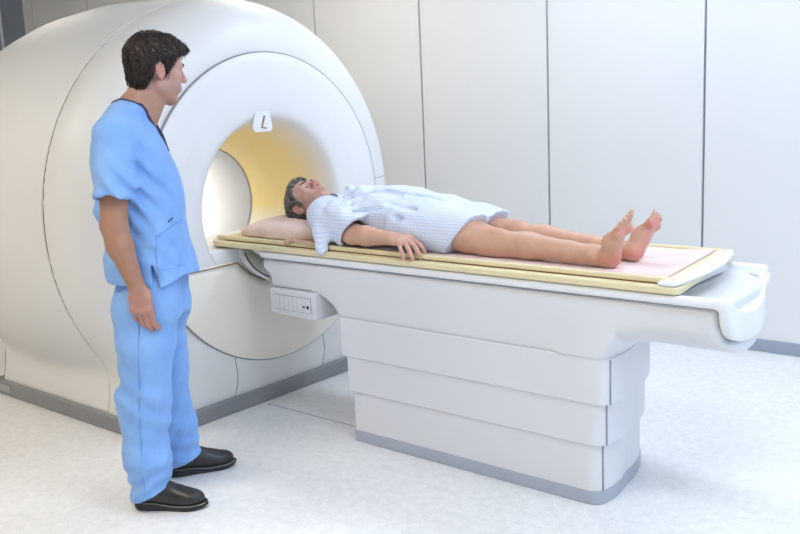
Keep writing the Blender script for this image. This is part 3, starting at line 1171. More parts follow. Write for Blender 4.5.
def add_hand(f, wrist, D, N, S, s=1.0, curl=(12, 18, 14), spread=5, fdir=None, thumb=(0.75, 0.62, -0.25)):
    D = np.array(D, float); D /= np.linalg.norm(D)
    N = np.array(N, float); N -= D * (N @ D); N /= np.linalg.norm(N)
    S = np.array(S, float); S -= D * (S @ D); S -= N * (S @ N); S /= np.linalg.norm(S)
    w = np.array(wrist, float)

    def at(d, sd, n):
        return w + s * (D * d + S * sd + N * n)
    f.econe(at(0.0, 0, 0), at(0.035, 0.002, 0), (0.028 * s, 0.020 * s), (0.036 * s, 0.018 * s), S, 0.012)
    f.econe(at(0.035, 0.002, 0), at(0.080, 0.0, 0.002), (0.037 * s, 0.0175 * s), (0.039 * s, 0.0135 * s), S, 0.012)
    f.econe(at(0.020, 0.022, -0.008), at(0.050, 0.026, -0.008), (0.014 * s, 0.013 * s), (0.013 * s, 0.011 * s), S, 0.012)
    fb = [(0.088, 0.029, (0.041, 0.025, 0.020), 0.0108), (0.093, 0.0095, (0.045, 0.029, 0.021), 0.0110),
          (0.089, -0.010, (0.041, 0.027, 0.020), 0.0104), (0.079, -0.029, (0.033, 0.020, 0.018), 0.0093)]
    base = D if fdir is None else np.array(fdir, float) / np.linalg.norm(fdir)
    for i, (d, sd, L, r) in enumerate(fb):
        p = at(d - 0.012, sd, 0.001)
        f.ell(at(d - 0.010, sd, 0.006), (0.0098 * s,) * 3, 0.010)            # knuckle
        ang = math.radians((1.5 - i) * spread)
        nb = N - base * (N @ base); nb /= np.linalg.norm(nb)
        sb = np.cross(base, nb)
        if sb @ S < 0:
            sb = -sb
        dr = base * math.cos(ang) + sb * math.sin(ang)
        nn = nb
        c = [curl[j] * (1 + 0.12 * i) for j in range(3)]
        rad = [r, r * 0.93, r * 0.86, r * 0.72]
        L = (L[0] + 0.012, L[1], L[2])
        for j in range(3):
            a = math.radians(c[j])
            dr, nn = dr * math.cos(a) - nn * math.sin(a), nn * math.cos(a) + dr * math.sin(a)
            q = p + dr * L[j] * s
            f.cone(p, q, rad[j] * s, rad[j + 1] * s, 0.003)
            p = q
    td = D * thumb[0] + S * thumb[1] + N * thumb[2]
    td /= np.linalg.norm(td)
    p = at(0.016, 0.022, -0.006)
    q = p + td * 0.042 * s
    f.cone(p, q, 0.0150 * s, 0.0115 * s, 0.010)
    td2 = td * 0.85 + D * 0.5; td2 /= np.linalg.norm(td2)
    q2 = q + td2 * 0.032 * s
    f.cone(q, q2, 0.0110 * s, 0.0100 * s, 0.004)
    td3 = td2 * 0.8 + D * 0.45 - N * 0.1; td3 /= np.linalg.norm(td3)
    f.cone(q2, q2 + td3 * 0.024 * s, 0.0098 * s, 0.0076 * s, 0.003)


def add_foot(f, heel, T, S, Nn, s=1.0, fan=6):
    """heel centre, T towards the toes, S towards the big toe, Nn out of the sole"""
    T = np.array(T, float); T /= np.linalg.norm(T)
    S = np.array(S, float); S -= T * (S @ T); S /= np.linalg.norm(S)
    Nn = np.array(Nn, float); Nn -= T * (Nn @ T); Nn -= S * (Nn @ S); Nn /= np.linalg.norm(Nn)
    h = np.array(heel, float)

    def at(t, sd, n):
        return h + s * (T * t + S * sd + Nn * n)
    f.ell(h, (0.036 * s,) * 3, 0.012)
    f.econe(at(0.005, 0, 0.006), at(0.07, -0.006, -0.006), (0.033 * s, 0.036 * s), (0.036 * s, 0.036 * s), S, 0.02)
    f.econe(at(0.07, -0.004, -0.010), at(0.135, 0.0, 0.006), (0.036 * s, 0.034 * s), (0.043 * s, 0.020 * s), S, 0.02)
    f.ell(at(0.140, 0.026, 0.014), (0.022 * s,) * 3, 0.014)
    f.ell(at(0.128, -0.030, 0.014), (0.017 * s,) * 3, 0.014)
    toes = [(0.155, 0.028, 0.052, 0.0135), (0.158, 0.007, 0.042, 0.0092), (0.153, -0.008, 0.037, 0.0088),
            (0.146, -0.022, 0.033, 0.0085), (0.136, -0.035, 0.028, 0.0085)]
    for i, (t, sd, L, r) in enumerate(toes):
        a = math.radians((1.5 - i) * fan * 0.5)
        d = T * math.cos(a) + S * math.sin(a)
        p = at(t - 0.015, sd, 0.008)
        q = p + s * (d * (L * 0.6 + 0.012) - Nn * 0.004)
        f.cone(p, q, r * s, r * 0.92 * s, 0.005)
        q2 = q + s * (d * L * 0.42 + Nn * 0.006)
        f.cone(q, q2, r * 0.95 * s, r * 1.0 * s, 0.003)


def strands(V, nrm, dirfn, n, length, rad, seed, lift=0.25):
    rng = np.random.RandomState(seed)
    idx = rng.choice(len(V), n)
    vv = []; ff = []
    for i in idx:
        p = V[i]; nn = nrm[i]
        d = dirfn(p, nn) + rng.normal(0, 0.22, 3)
        d = d - nn * (d @ nn); d /= (np.linalg.norm(d) + 1e-9)
        L = length * rng.uniform(0.6, 1.25)
        sd = np.cross(d, nn)
        r = rad * rng.uniform(0.7, 1.3)
        p0 = p - nn * 0.002
        p1 = p + d * L * 0.55 + nn * (lift * L * 0.5)
        p2 = p + d * L + nn * (lift * L * rng.uniform(0.2, 0.9) - 0.004)
        b = len(vv)
        vv += [p0 + sd * r, p0 - sd * r, p0 + nn * r * 1.4, p1 + sd * r * 0.8, p1 - sd * r * 0.8, p1 + nn * r * 1.2, p2]
        ff += [(b, b + 3, b + 5, b + 2), (b + 2, b + 5, b + 4, b + 1), (b + 1, b + 4, b + 3, b), (b + 3, b + 6, b + 5), (b + 5, b + 6, b + 4), (b + 4, b + 6, b + 3)]
    return vv, ff


def hair_object(name, f, R, t, s, zfun, dirfn, n, length, rad, seed, mat, parent, lift, local=True, origin=(0, 0, 0), cond=None):
    X, Y, Z = f.grid()
    lx = ((X - t[0]) * R[0, 0] + (Y - t[1]) * R[1, 0] + (Z - t[2]) * R[2, 0]) / s
    ly = ((X - t[0]) * R[0, 1] + (Y - t[1]) * R[1, 1] + (Z - t[2]) * R[2, 1]) / s
    lz = ((X - t[0]) * R[0, 2] + (Y - t[1]) * R[1, 2] + (Z - t[2]) * R[2, 2]) / s
    f.F = f.F + 0.0014 * np.sin(lx * 210 + 3 * np.sin(lz * 60)) * np.sin(ly * 190 + 3 * np.sin(lx * 70))
    f.F = smax(f.F, (zfun(lx) - lz + 0.0035 * np.sin(lx * 330 + ly * 90)) * s, 0.006).astype(np.float32)
    me, V = f.mesh(1)
    me.update()
    nrm = np.empty(len(V) * 3, np.float32)
    me.vertices.foreach_get('normal', nrm)
    nrm = nrm.reshape(-1, 3)
    q = np.empty(len(me.polygons) * 4, np.int32)
    me.loops.foreach_get('vertex_index', q)
    Vl = head_local(V, R, t, s)
    keep = np.nonzero((nrm * (V - np.array(t))).sum(1) > 0)[0]
    def df(p, nn):
        return np.array(R) @ dirfn((np.array(R).T @ (p - np.array(t))) / s)
    vv, ff = strands(V[keep], nrm[keep], df, n, length, rad, seed, lift)
    allv = np.concatenate([V, np.array(vv)]) - np.array(origin)
    b = len(V)
    faces = [tuple(x) for x in q.reshape(-1, 4)] + [tuple(i + b for i in x) for x in ff]
    bpy.data.meshes.remove(me)
    return link(name, mesh_from(allv, faces), mat, parent, local=local)


def sphere_mesh(r, n=12):
    bm = bmesh.new()
    bmesh.ops.create_uvsphere(bm, u_segments=n, v_segments=n - 2, radius=r)
    me = bpy.data.meshes.new('mesh')
    bm.to_mesh(me); bm.free()
    smooth(me)
    return me


def add_face_parts(parent, R, t, s, brow_mat, local, origin=(0, 0, 0)):
    R = np.array(R); t = np.array(t); o0 = np.array(origin)
    for sd in (-1, 1):
        c = R @ (np.array((0.0755, sd * 0.031, 0.0055)) * s) + t - o0
        e = link('eye', sphere_mesh(0.0118 * s), 'eye', parent, local=local)
        ci = R @ (np.array((0.0105, 0, 0.001)) * s)
        e.location = Vector(c)
        ir = link('iris', sphere_mesh(0.0062 * s, 10), 'iris', e, local=True)
        ir.location = Vector(ci * 0.82)
        pts = []
        for k in range(7):
            u = k / 6
            pts.append(R @ (np.array((0.0985 - 0.020 * u**1.6, sd * (0.012 + 0.036 * u), 0.030 + 0.006 * math.sin(u * 2.6))) * s) + t - o0)
        link('eyebrow', tube_mesh(pts, [0.0030 * s, 0.004 * s, 0.0042 * s, 0.004 * s, 0.0036 * s, 0.003 * s, 0.0015 * s], 6), brow_mat, parent, local=local)


def skin_tint(V, base, lips=None, head=None, extra=None):
    c = np.tile(np.array(base, float), (len(V), 1))
    if head:
        R, t, s, hb, stub = head
        L = head_local(V, R, t, s)
        m = np.clip((L[:, 2] + 0.16) / 0.05, 0, 1) * (np.linalg.norm(L, axis=1) < 0.2)
        c = c * (1 - m[:, None]) + np.array(hb) * m[:, None]
        lp = np.exp(-((L[:, 0] - 0.100) / 0.012)**2 - (L[:, 1] / 0.018)**2 - ((L[:, 2] + 0.054) / 0.0085)**2)[:, None]
        c = c * (1 - 0.8 * lp) + np.array((0.46, 0.17, 0.15)) * 0.8 * lp
        nz = np.exp(-((L[:, 0] - 0.112) / 0.02)**2 - (L[:, 1] / 0.02)**2 - ((L[:, 2] + 0.02) / 0.02)**2)[:, None]
        c = c * (1 - nz * np.array((0.0, 0.22, 0.22)))
        ear = np.exp(-((np.abs(L[:, 1]) - 0.085) / 0.012)**2 - ((L[:, 0] + 0.01) / 0.03)**2 - (L[:, 2] / 0.04)**2)[:, None]
        c = c * (1 - ear * np.array((0.0, 0.20, 0.18)))
        if stub:
            sb = (np.clip((L[:, 0] + 0.01) / 0.03, 0, 1) * np.clip((-0.030 - L[:, 2]) / 0.02, 0, 1) * np.clip((L[:, 2] + 0.135) / 0.02, 0, 1))[:, None] * (1 - lp)
            c = c * (1 - stub * sb * np.array((0.55, 0.42, 0.32)))
    if extra is not None:
        c = extra(V, c)
    return c


# ---------------------------------------------------------------- the standing man in scrubs
MO = (-2.87, 2.03, 0.0)
MA = math.radians(39.609)
man = empty('person', MO, MA)
tag(man, 'standing man in light blue scrubs and black clogs, looking at the patient', 'person')

HR = rot('Z', 36) @ rot('Y', 10)
HT = np.array((0.030, 0.045, 1.626)); HS = 0.975

f = Field(axis_steps((-0.30, 0.26, 0.0042)), axis_steps((-0.33, 0.42, 0.0042)),
          axis_steps((0.02, 0.66, 0.010), (0.66, 0.96, 0.004), (0.96, 1.44, 0.007), (1.44, 1.80, 0.0036)))
# trunk and legs under the clothes
f.stack(2, [(0.84, -0.045, 0, 0.092, 0.145), (1.0, -0.05, 0, 0.098, 0.14), (1.15, -0.06, 0, 0.108, 0.145), (1.30, -0.07, 0, 0.112, 0.155),
            (1.40, -0.075, 0, 0.085, 0.14), (1.46, -0.07, 0, 0.06, 0.09)], 0.02)
f.chain([(-0.05, -0.085, 0.86), (-0.085, -0.105, 0.47), (-0.10, -0.112, 0.08)], [0.085, 0.055, 0.036], 0.02)
f.chain([(-0.04, 0.085, 0.86), (-0.06, 0.145, 0.47), (-0.045, 0.186, 0.08)], [0.085, 0.055, 0.033], 0.02)
f.cone((-0.10, -0.112, 0.08), (0.0, -0.120, 0.045), 0.034, 0.020, 0.02)
f.cone((-0.05, 0.190, 0.08), (0.02, 0.220, 0.042), 0.032, 0.018, 0.02)
# neck, shoulders
f.cone((0.000, 0.036, 1.575), (-0.062, 0.008, 1.455), 0.056, 0.066, 0.02)
f.cone((0.030, 0.045, 1.555), (-0.020, 0.02, 1.46), 0.042, 0.05, 0.02)
f.cone((-0.058, 0.010, 1.50), (-0.075, -0.15, 1.425), 0.040, 0.045, 0.03)
f.cone((-0.058, 0.010, 1.50), (-0.065, 0.15, 1.425), 0.040, 0.045, 0.03)
# right arm, hanging
f.chain([(-0.078, -0.185, 1.395), (-0.092, -0.232, 1.10)], [0.056, 0.045], 0.02)
f.chain([(-0.092, -0.232, 1.10), (-0.078, -0.236, 1.03), (-0.036, -0.225, 0.875)], [0.044, 0.045, 0.0285], 0.02)
add_hand(f, (-0.036, -0.225, 0.875), (0.08, 0.05, -1.0), (-0.15, -1.0, 0.05), (1, -0.2, 0), 1.04, (12, 24, 20), 2, thumb=(1.0, 0.12, -0.22))
# left arm, a little forward
f.chain([(-0.080, 0.19, 1.395), (-0.040, 0.265, 1.12)], [0.056, 0.045], 0.02)
f.chain([(-0.040, 0.265, 1.12), (-0.060, 0.264, 1.04), (-0.120, 0.250, 0.90)], [0.044, 0.044, 0.028], 0.02)
add_hand(f, (-0.120, 0.250, 0.90), (-0.05, -0.10, -1.0), (0.30, 1.0, 0.05), (1, -0.3, 0), 1.0, (12, 20, 16), 3, thumb=(0.9, 0.32, -0.35))
add_head(f, HR, HT, HS)
me, V = f.mesh(2)


def man_extra(V, c):
    neck = np.clip((V[:, 2] - 1.44) / 0.03, 0, 1) * np.clip((1.57 - V[:, 2]) / 0.03, 0, 1)
    c = c * (1 - neck[:, None]) + np.array((0.46, 0.26, 0.19)) * neck[:, None]
    hand = np.clip((0.89 - V[:, 2]) / 0.03, 0, 1)[:, None]
    return c * (1 - hand) + np.array((0.47, 0.25, 0.20)) * hand


set_tint(me, skin_tint(V, (0.40, 0.215, 0.145), head=(HR, HT, HS, (0.56, 0.34, 0.285), 0.30), extra=man_extra))
link('body', me, 'skin', man, local=True)
add_face_parts(man, HR, HT, HS, 'brow', True)

# short dark hair
f = Field(axis_steps((-0.14, 0.20, 0.0032)), axis_steps((-0.10, 0.20, 0.0032)), axis_steps((1.48, 1.80, 0.0032)))
f.pose(HR, HT, HS)
f.ell((-0.016, 0, 0.046), (0.108, 0.085, 0.094), 0.01)
f.ell((0.030, 0, 0.070), (0.074, 0.070, 0.064), 0.02)
f.ell((-0.052, 0, -0.010), (0.058, 0.068, 0.078), 0.02)
f.ell((0.074, -0.005, 0.090), (0.030, 0.058, 0.022), 0.015)
f.pose()
zf = lambda x: np.interp(x, [-0.13, -0.07, -0.045, -0.034, -0.026, 0.002, 0.006, 0.026, 0.030, 0.050, 0.075, 0.11, 0.14],
                         [-0.075, -0.078, -0.062, -0.03, 0.026, 0.030, -0.018, -0.022, 0.015, 0.055, 0.072, 0.078, 0.078])
dirf = lambda p: np.array((0.9 * np.clip((p[2] - 0.03) / 0.05, 0, 1) * (1 if p[0] > -0.05 else 0.1) + 0.02, 0.25 * p[1] / 0.08, -0.8 * np.clip((0.11 - p[2]) / 0.06, 0.0, 1)))
hair_object('hair', f, HR, HT, HS, zf, dirf, 2600, 0.026, 0.0016, 1, 'hair_dark', man, 0.22)

# scrub shirt
f = Field(axis_steps((-0.30, 0.24, 0.0048)), axis_steps((-0.34, 0.40, 0.0048)), axis_steps((0.80, 1.56, 0.0048)))
f.stack(2, [(0.80, -0.025, 0, 0.160, 0.200), (0.88, -0.028, 0, 0.158, 0.198), (0.97, -0.045, 0, 0.156, 0.192), (1.08, -0.058, 0, 0.155, 0.190), (1.20, -0.064, 0, 0.150, 0.190),
            (1.30, -0.072, 0, 0.143, 0.188), (1.38, -0.080, 0, 0.126, 0.182), (1.44, -0.082, 0, 0.098, 0.155), (1.50, -0.078, 0, 0.062, 0.10)], 0.02, yaw=math.radians(3), power=2.15)
f.cone((-0.066, 0.0, 1.485), (-0.080, -0.165, 1.415), 0.052, 0.062, 0.05)
f.cone((-0.062, 0.0, 1.485), (-0.085, 0.165, 1.415), 0.052, 0.062, 0.05)


def sleeve(a, b, ra, rb):
    a = np.array(a); b = np.array(b); d = b - a; L = np.linalg.norm(d); w = d / L

    def fn(X, Y, Z):
        px, py, pz = X - a[0], Y - a[1], Z - a[2]
        h = px * w[0] + py * w[1] + pz * w[2]
        t = np.clip(h / L, 0, 1)
        q = np.sqrt(np.maximum(px**2 + py**2 + pz**2 - 0 - (t * L)**2 - 2 * t * L * (h - t * L), 0)) - (ra + (rb - ra) * t)
        return np.maximum(q, h - L)
    f.apply(fn, np.minimum(a, b) - max(ra, rb), np.maximum(a, b) + max(ra, rb), 0.025)


SL_R = ((-0.080, -0.185, 1.395), (-0.084, -0.234, 1.195))
SL_L = ((-0.085, 0.185, 1.395), (-0.045, 0.245, 1.205))
sleeve(*SL_R, 0.072, 0.073)
sleeve(*SL_L, 0.070, 0.072)
fd = folds(11, 10, 18, 48, 0.0140, dirs=[(0.9, 0.2, 0.55), (0.8, 0.5, -0.6), (0.5, 0.2, 1.0), (1, 0.6, 0.2)])
fe = folds(12, 6, 65, 115, 0.0062, dirs=[(0.6, 0.3, 1.0), (0.8, 0.2, -0.7), (0.3, 0.2, 1)])
f.full(lambda X, Y, Z: fe(X, Y, Z) * np.clip(1.2 * np.sin(7 * X + 9 * Z + 5 * Y) + 0.2, 0, 1), 'disp')
X, Y, Z = f.grid()
f.full(lambda X, Y, Z: fd(X, Y, Z) * (0.35 + 0.65 * np.clip((1.42 - Z) / 0.15, 0, 1)), 'disp')
# pull folds from the armpit and the loose drape in the small of the back
f.full(lambda X, Y, Z: 0.009 * np.sin(70 * (Z + 0.9 * X) + 4 * np.sin(9 * X)) * np.exp(-((X + 0.02) / 0.09)**2 - ((Z - 1.20) / 0.13)**2) * (Y < 0), 'disp')
f.full(lambda X, Y, Z: np.maximum(0.868 + 0.10 * np.clip(X + 0.05, -0.2, 0.2) * 0.55 + 0.012 * np.sin(X * 22 + Y * 10) - Z, -1), 'max')
for (a, b) in (SL_R, SL_L):
    a = np.array(a); b = np.array(b); w = (b - a) / np.linalg.norm(b - a)
    f.cone(b - w * 0.012, b + w * 0.12, 0.055, 0.062, 0.003, 'sub')
# side slit
f.full(lambda X, Y, Z: -np.maximum(np.maximum(np.abs(X - 0.012 - (0.95 - Z) * 0.10) - 0.004 - np.clip(0.95 - Z, 0, 1) * 0.10, Z - 0.945), Y + 0.10), 'max')


def neck_cut(X, Y, Z):
    ca, sa = math.cos(math.radians(14)), math.sin(math.radians(14))
    px, py = X + 0.050, Y - 0.012
    fx = px * ca + py * sa; sy = -px * sa + py * ca
    hole = np.sqrt(fx**2 + (sy * 0.95)**2) - (0.066 + 0.35 * np.clip(Z - 1.49, 0, 1))
    vee = np.maximum(np.abs(sy) - 0.40 * np.clip(Z - 1.345, 0, 0.13), -fx)
    return np.maximum(np.minimum(hole, vee), 1.34 - Z), fx


pre = f.F.copy()
X, Y, Z = f.grid()
nc, fx_ = neck_cut(X, Y, Z)
hollow = np.maximum(nc, -(pre + 0.03))          # cut through to the body only near the surface
cutF = np.where(Z > 1.30, smax(f.F, -nc, 0.004), f.F)
f.F = cutF.astype(np.float32)
me, V = f.mesh(2)
shirt = link('scrub_shirt', me, 'scrub', man, local=True)
g = Field(f.ax, f.ay, f.az)
g.F = np.maximum(np.maximum(pre - 0.0035, -(pre + 0.012)), np.maximum(np.abs(nc - 0.003) - 0.0058, 1.33 - Z)).astype(np.float32)
me, V = g.mesh(1)
link('neck_trim', me, 'trim', shirt, local=True)


def on_surface(F, u, z, vside=-1):
    """v of the field surface at (u, z) seen from the near side"""
    i = int(np.argmin(np.abs(f.ax - u))); k = int(np.argmin(np.abs(f.az - z)))
    col = F[i, :, k]
    j = np.nonzero(col < 0)[0]
    if len(j) == 0:
        return None
    j0 = j[0]
    t = col[j0 - 1] / (col[j0 - 1] - col[j0])
    return float(f.ay[j0 - 1] + t * (f.ay[j0] - f.ay[j0 - 1]))


def surf_line(name, pts, r, mat, par, F):
    out = []
    for i in range(len(pts) - 1):
        for k in range(8):
            t = k / 8
            u = pts[i][0] * (1 - t) + pts[i + 1][0] * t; z = pts[i][1] * (1 - t) + pts[i + 1][1] * t
            v = on_surface(F, u, z)
            if v is not None:
                out.append((u, v - 0.0005, z))
    if len(out) > 3:
        o3 = np.array(out)
        for _ in range(3):
            o3[1:-1] = (o3[:-2] + o3[1:-1] * 2 + o3[2:]) / 4
        return link(name, tube_mesh(o3, r, 6), mat, par, local=True)


# hip pocket and pen
surf_line('pocket_edge', [(0.035, 1.045), (0.078, 1.075), (0.100, 1.085)], 0.0022, 'thread', shirt, f.F)
surf_line('pocket_edge', [(0.035, 1.045), (0.030, 0.98), (0.032, 0.925), (0.10, 0.925)], 0.0016, 'thread', shirt, f.F)
surf_line('pen', [(0.068, 1.090), (0.080, 1.103)], 0.003, 'trim', shirt, f.F)

# scrub trousers
f = Field(axis_steps((-0.30, 0.22, 0.005)), axis_steps((-0.30, 0.38, 0.005)), axis_steps((0.0, 0.98, 0.006)))
f.stack(2, [(0.74, -0.048, 0, 0.128, 0.178), (0.84, -0.046, 0, 0.130, 0.175), (0.96, -0.045, 0, 0.125, 0.165)], 0.03, yaw=math.radians(6))
f.chain([(-0.052, -0.085, 0.80), (-0.062, -0.096, 0.64), (-0.083, -0.108, 0.44), (-0.090, -0.112, 0.22), (-0.090, -0.112, 0.0)], [0.114, 0.106, 0.092, 0.084, 0.076], 0.03)
f.chain([(-0.050, 0.082, 0.80), (-0.062, 0.110, 0.62), (-0.066, 0.148, 0.44), (-0.052, 0.172, 0.22), (-0.036, 0.188, 0.0)], [0.114, 0.100, 0.083, 0.079, 0.082], 0.03)
fd = folds(21, 9, 16, 40, 0.0135, dirs=[(1, 0.3, 0.15), (0.8, 0.3, 0.6), (0.9, 0.5, -0.4), (0.3, 0.2, 1)])
f.full(fd, 'disp')
fe = folds(22, 6, 55, 110, 0.0065, dirs=[(0.7, 0.3, 0.9), (0.9, 0.2, -0.5), (1, 0.3, 0.2)])
f.full(lambda X, Y, Z: fe(X, Y, Z) * np.clip(1.2 * np.sin(9 * X + 8 * Z + 5 * Y) + 0.3, 0, 1), 'disp')
f.full(lambda X, Y, Z: 0.0055 * np.sin(95 * (Z - 0.35 * X) + 3 * np.sin(14 * X + 6 * Y)) * np.exp(-((Z - 0.10) / 0.085)**2), 'disp')
f.full(lambda X, Y, Z: 0.003 * np.sin(70 * (Z + 0.5 * X) + 3 * np.sin(10 * X)) * np.exp(-((Z - 0.46) / 0.09)**2) * (0.5 + 0.5 * np.tanh((-0.06 - X) / 0.05)), 'disp')
# hems: lower at the heel, riding up over the instep
f.full(lambda X, Y, Z: np.where(Y < 0.045, 0.030 + np.clip(X + 0.165, 0, 0.3) * 0.42, 0.032 + np.clip(X + 0.12, 0, 0.3) * 0.38) - Z, 'max')
f.cone((-0.095, -0.112, -0.05), (-0.092, -0.112, 0.10), 0.064, 0.062, 0.004, 'sub')
f.cone((-0.040, 0.188, -0.05), (-0.042, 0.184, 0.08), 0.066, 0.062, 0.004, 'sub')
me, V = f.mesh(2)
tr = link('scrub_trousers', me, 'scrub', man, local=True)
surf_line('side_seam', [(-0.045, 0.80), (-0.062, 0.60), (-0.078, 0.42), (-0.088, 0.22), (-0.090, 0.07)], 0.0018, 'thread', tr, f.F)

# black clogs
f = Field(axis_steps((-0.02, 0.30, 0.0032)), axis_steps((-0.065, 0.065, 0.0032)), axis_steps((-0.01, 0.14, 0.0032)))
f.ell((0.040, 0, 0.052), (0.040, 0.034, 0.044), 0.02)
f.ell((0.200, -0.002, 0.040), (0.068, 0.044, 0.036), 0.03)
f.ell((0.120, 0, 0.052), (0.080, 0.041, 0.048), 0.03)
f.cone((0.050, 0, 0.072), (0.115, 0, 0.080), 0.030, 0.026, 0.025)
f.cone((0.055, 0, 0.098), (0.072, 0, 0.15), 0.027, 0.027, 0.008, 'sub')
X, Y, Z = f.grid()
f.F = np.maximum(f.F, 0.020 + 0.012 * np.clip((0.10 - X) / 0.1, 0, 1) - Z)
upper, V = f.mesh(2)
g = Field(f.ax, f.ay, f.az)
hwid = np.interp(f.ax, [-0.01, 0.0, 0.02, 0.05, 0.10, 0.16, 0.20, 0.24, 0.262, 0.275, 0.279], [0.001, 0.020, 0.033, 0.038, 0.038, 0.044, 0.047, 0.040, 0.028, 0.012, 0.001])[:, None, None]
topz = np.interp(f.ax, [0, 0.08, 0.15, 0.22, 0.28], [0.036, 0.034, 0.024, 0.024, 0.028])[:, None, None]
botz = np.interp(f.ax, [0, 0.02, 0.10, 0.13, 0.22, 0.28], [0.004, 0.0, 0.0, 0.001, 0.001, 0.012])[:, None, None]
g.F = smax(np.abs(Y) - hwid + 0 * Z, np.maximum(Z - topz, botz - Z) + 0 * Y, 0.004).astype(np.float32)
sole, V = g.mesh(1)
ring_ = []
for k in range(64):
    a = 2 * math.pi * k / 64
    x = 0.1345 + 0.1365 * math.cos(a)
    hw_ = float(np.interp(x, f.ax, hwid[:, 0, 0])) + 0.0005
    y = (1 if math.sin(a) >= 0 else -1) * hw_
    ring_.append((x, y, float(np.interp(x, f.ax, topz[:, 0, 0])) - 0.003))
welt = tube_mesh(ring_, 0.0018, 6, closed=True)
tl = tube_mesh([(0.088 + 0.018 * math.cos(a), 0.043 * math.sin(a), 0.045 + 0.056 * math.cos(a)) for a in np.linspace(-1.3, 1.3, 16)], 0.0018, 6)
for (hx, hy, ang) in ((-0.152, -0.107, -5.4), (-0.100, 0.179, 21.0)):
    sh = link('clog', upper, 'leather', man, local=True)
    sh.location = (hx, hy, 0)
    sh.rotation_euler = (0, 0, math.radians(ang))
    link('sole', sole, 'sole', sh, local=True)
    link('welt_stitching', welt, 'stitch', sh, local=True)
    link('collar_stitching', tl, 'stitch', sh, local=True)

# ---------------------------------------------------------------- the patient on the table
ZB = 0.8660
PO = (-2.45, 3.08, ZB)
pat = empty('person', PO)
tag(pat, 'barefoot grey-haired man in a checked hospital gown lying on the table', 'person')

f = Field(axis_steps((-3.32, -2.92, 0.0038), (-2.92, -2.46, 0.008), (-2.46, -2.16, 0.0036), (-2.16, -1.66, 0.008), (-1.66, -1.40, 0.0038)),
          axis_steps((2.72, 3.46, 0.0042)), axis_steps((ZB - 0.04, 1.16, 0.0040)))
f.stack(0, [(-2.96, 3.08, 0.965, 0.10, 0.06), (-2.88, 3.08, 0.97, 0.165, 0.085), (-2.70, 3.08, 0.975, 0.165, 0.095), (-2.50, 3.08, 0.975, 0.155, 0.095), (-2.32, 3.08, 0.96, 0.165, 0.08)], 0.02)
add_head(f, PR, PT, PS)
f.cone((-3.07, 3.08, 0.985), (-2.94, 3.08, 0.965), 0.056, 0.062, 0.02)
f.cone((-3.05, 3.075, 1.010), (-2.95, 3.08, 0.98), 0.045, 0.05, 0.02)
# near arm
f.chain([(-2.90, 2.93, 0.955), (-2.655, 2.853, 0.926)], [0.055, 0.044], 0.02)
f.chain([(-2.655, 2.853, 0.926), (-2.57, 2.846, 0.924), (-2.425, 2.838, 0.924)], [0.043, 0.041, 0.028], 0.02)
add_hand(f, (-2.425, 2.838, 0.922), (0.93, -0.10, -0.02), (0.05, -0.30, 1.0), (0, 1, 0.1), 1.04, (16, 26, 18), 9,
         fdir=(0.80, -0.42, -0.14), thumb=(0.85, 0.50, -0.35))
# far arm
f.chain([(-2.90, 3.23, 0.955), (-2.655, 3.325, 0.926)], [0.055, 0.044], 0.02)
f.chain([(-2.655, 3.325, 0.926), (-2.56, 3.335, 0.924), (-2.41, 3.335, 0.918)], [0.043, 0.041, 0.028], 0.02)
add_hand(f, (-2.41, 3.335, 0.914), (1, 0.0, -0.06), (0, 0.1, 1.0), (0, -1, 0), 1.04, (8, 14, 10), 4)
# legs
f.chain([(-2.36, 3.000, 0.955), (-2.20, 2.975, 0.945), (-2.13, 2.966, 0.940), (-2.03, 2.957, 0.920)], [0.070, 0.070, 0.072, 0.060], 0.02)
f.chain([(-2.03, 2.957, 0.918), (-1.975, 2.954, 0.914), (-1.84, 2.945, 0.919), (-1.66, 2.934, 0.912), (-1.56, 2.930, 0.910)], [0.054, 0.052, 0.051, 0.037, 0.034], 0.02)
f.ell((-1.985, 2.952, 0.945), (0.040, 0.034, 0.030), 0.02)
f.chain([(-2.36, 3.140, 0.955), (-2.19, 3.142, 0.942), (-2.05, 3.135, 0.924)], [0.070, 0.068, 0.056], 0.02)
f.chain([(-2.05, 3.135, 0.924), (-1.995, 3.130, 0.922), (-1.87, 3.115, 0.921), (-1.66, 3.090, 0.912), (-1.56, 3.080, 0.910)], [0.053, 0.052, 0.050, 0.037, 0.034], 0.02)
f.ell((-2.005, 3.128, 0.950), (0.040, 0.034, 0.030), 0.02)
for y in (2.930, 3.080):
    f.cone((-1.56, y, 0.910), (-1.515, y + 0.002, 0.906), 0.034, 0.034, 0.02)
    for sd in (-1, 1):
        f.ell((-1.550, y + sd * 0.032, 0.912), (0.016, 0.011, 0.014), 0.012)     # ankle bones
    f.cone((-1.64, y, 0.895), (-1.52, y, 0.893), 0.018, 0.020, 0.02)
add_foot(f, (-1.495, 2.930, ZB + 0.035), (0.42, -0.22, 0.88), (0.20, 1, 0.25), (1, 0.10, -0.40), 0.93)
add_foot(f, (-1.480, 3.080, ZB + 0.035), (0.46, 0.26, 0.84), (0.10, -1, 0.35), (1, 0.0, -0.45), 0.93)
X, Y, Z = f.grid()
f.F = np.maximum(f.F, np.where(Y < 2.822, 0.85, np.where(Y < 2.847, 0.8725, ZB + 0.0005)) - Z).astype(np.float32)
me, V = f.mesh(2)


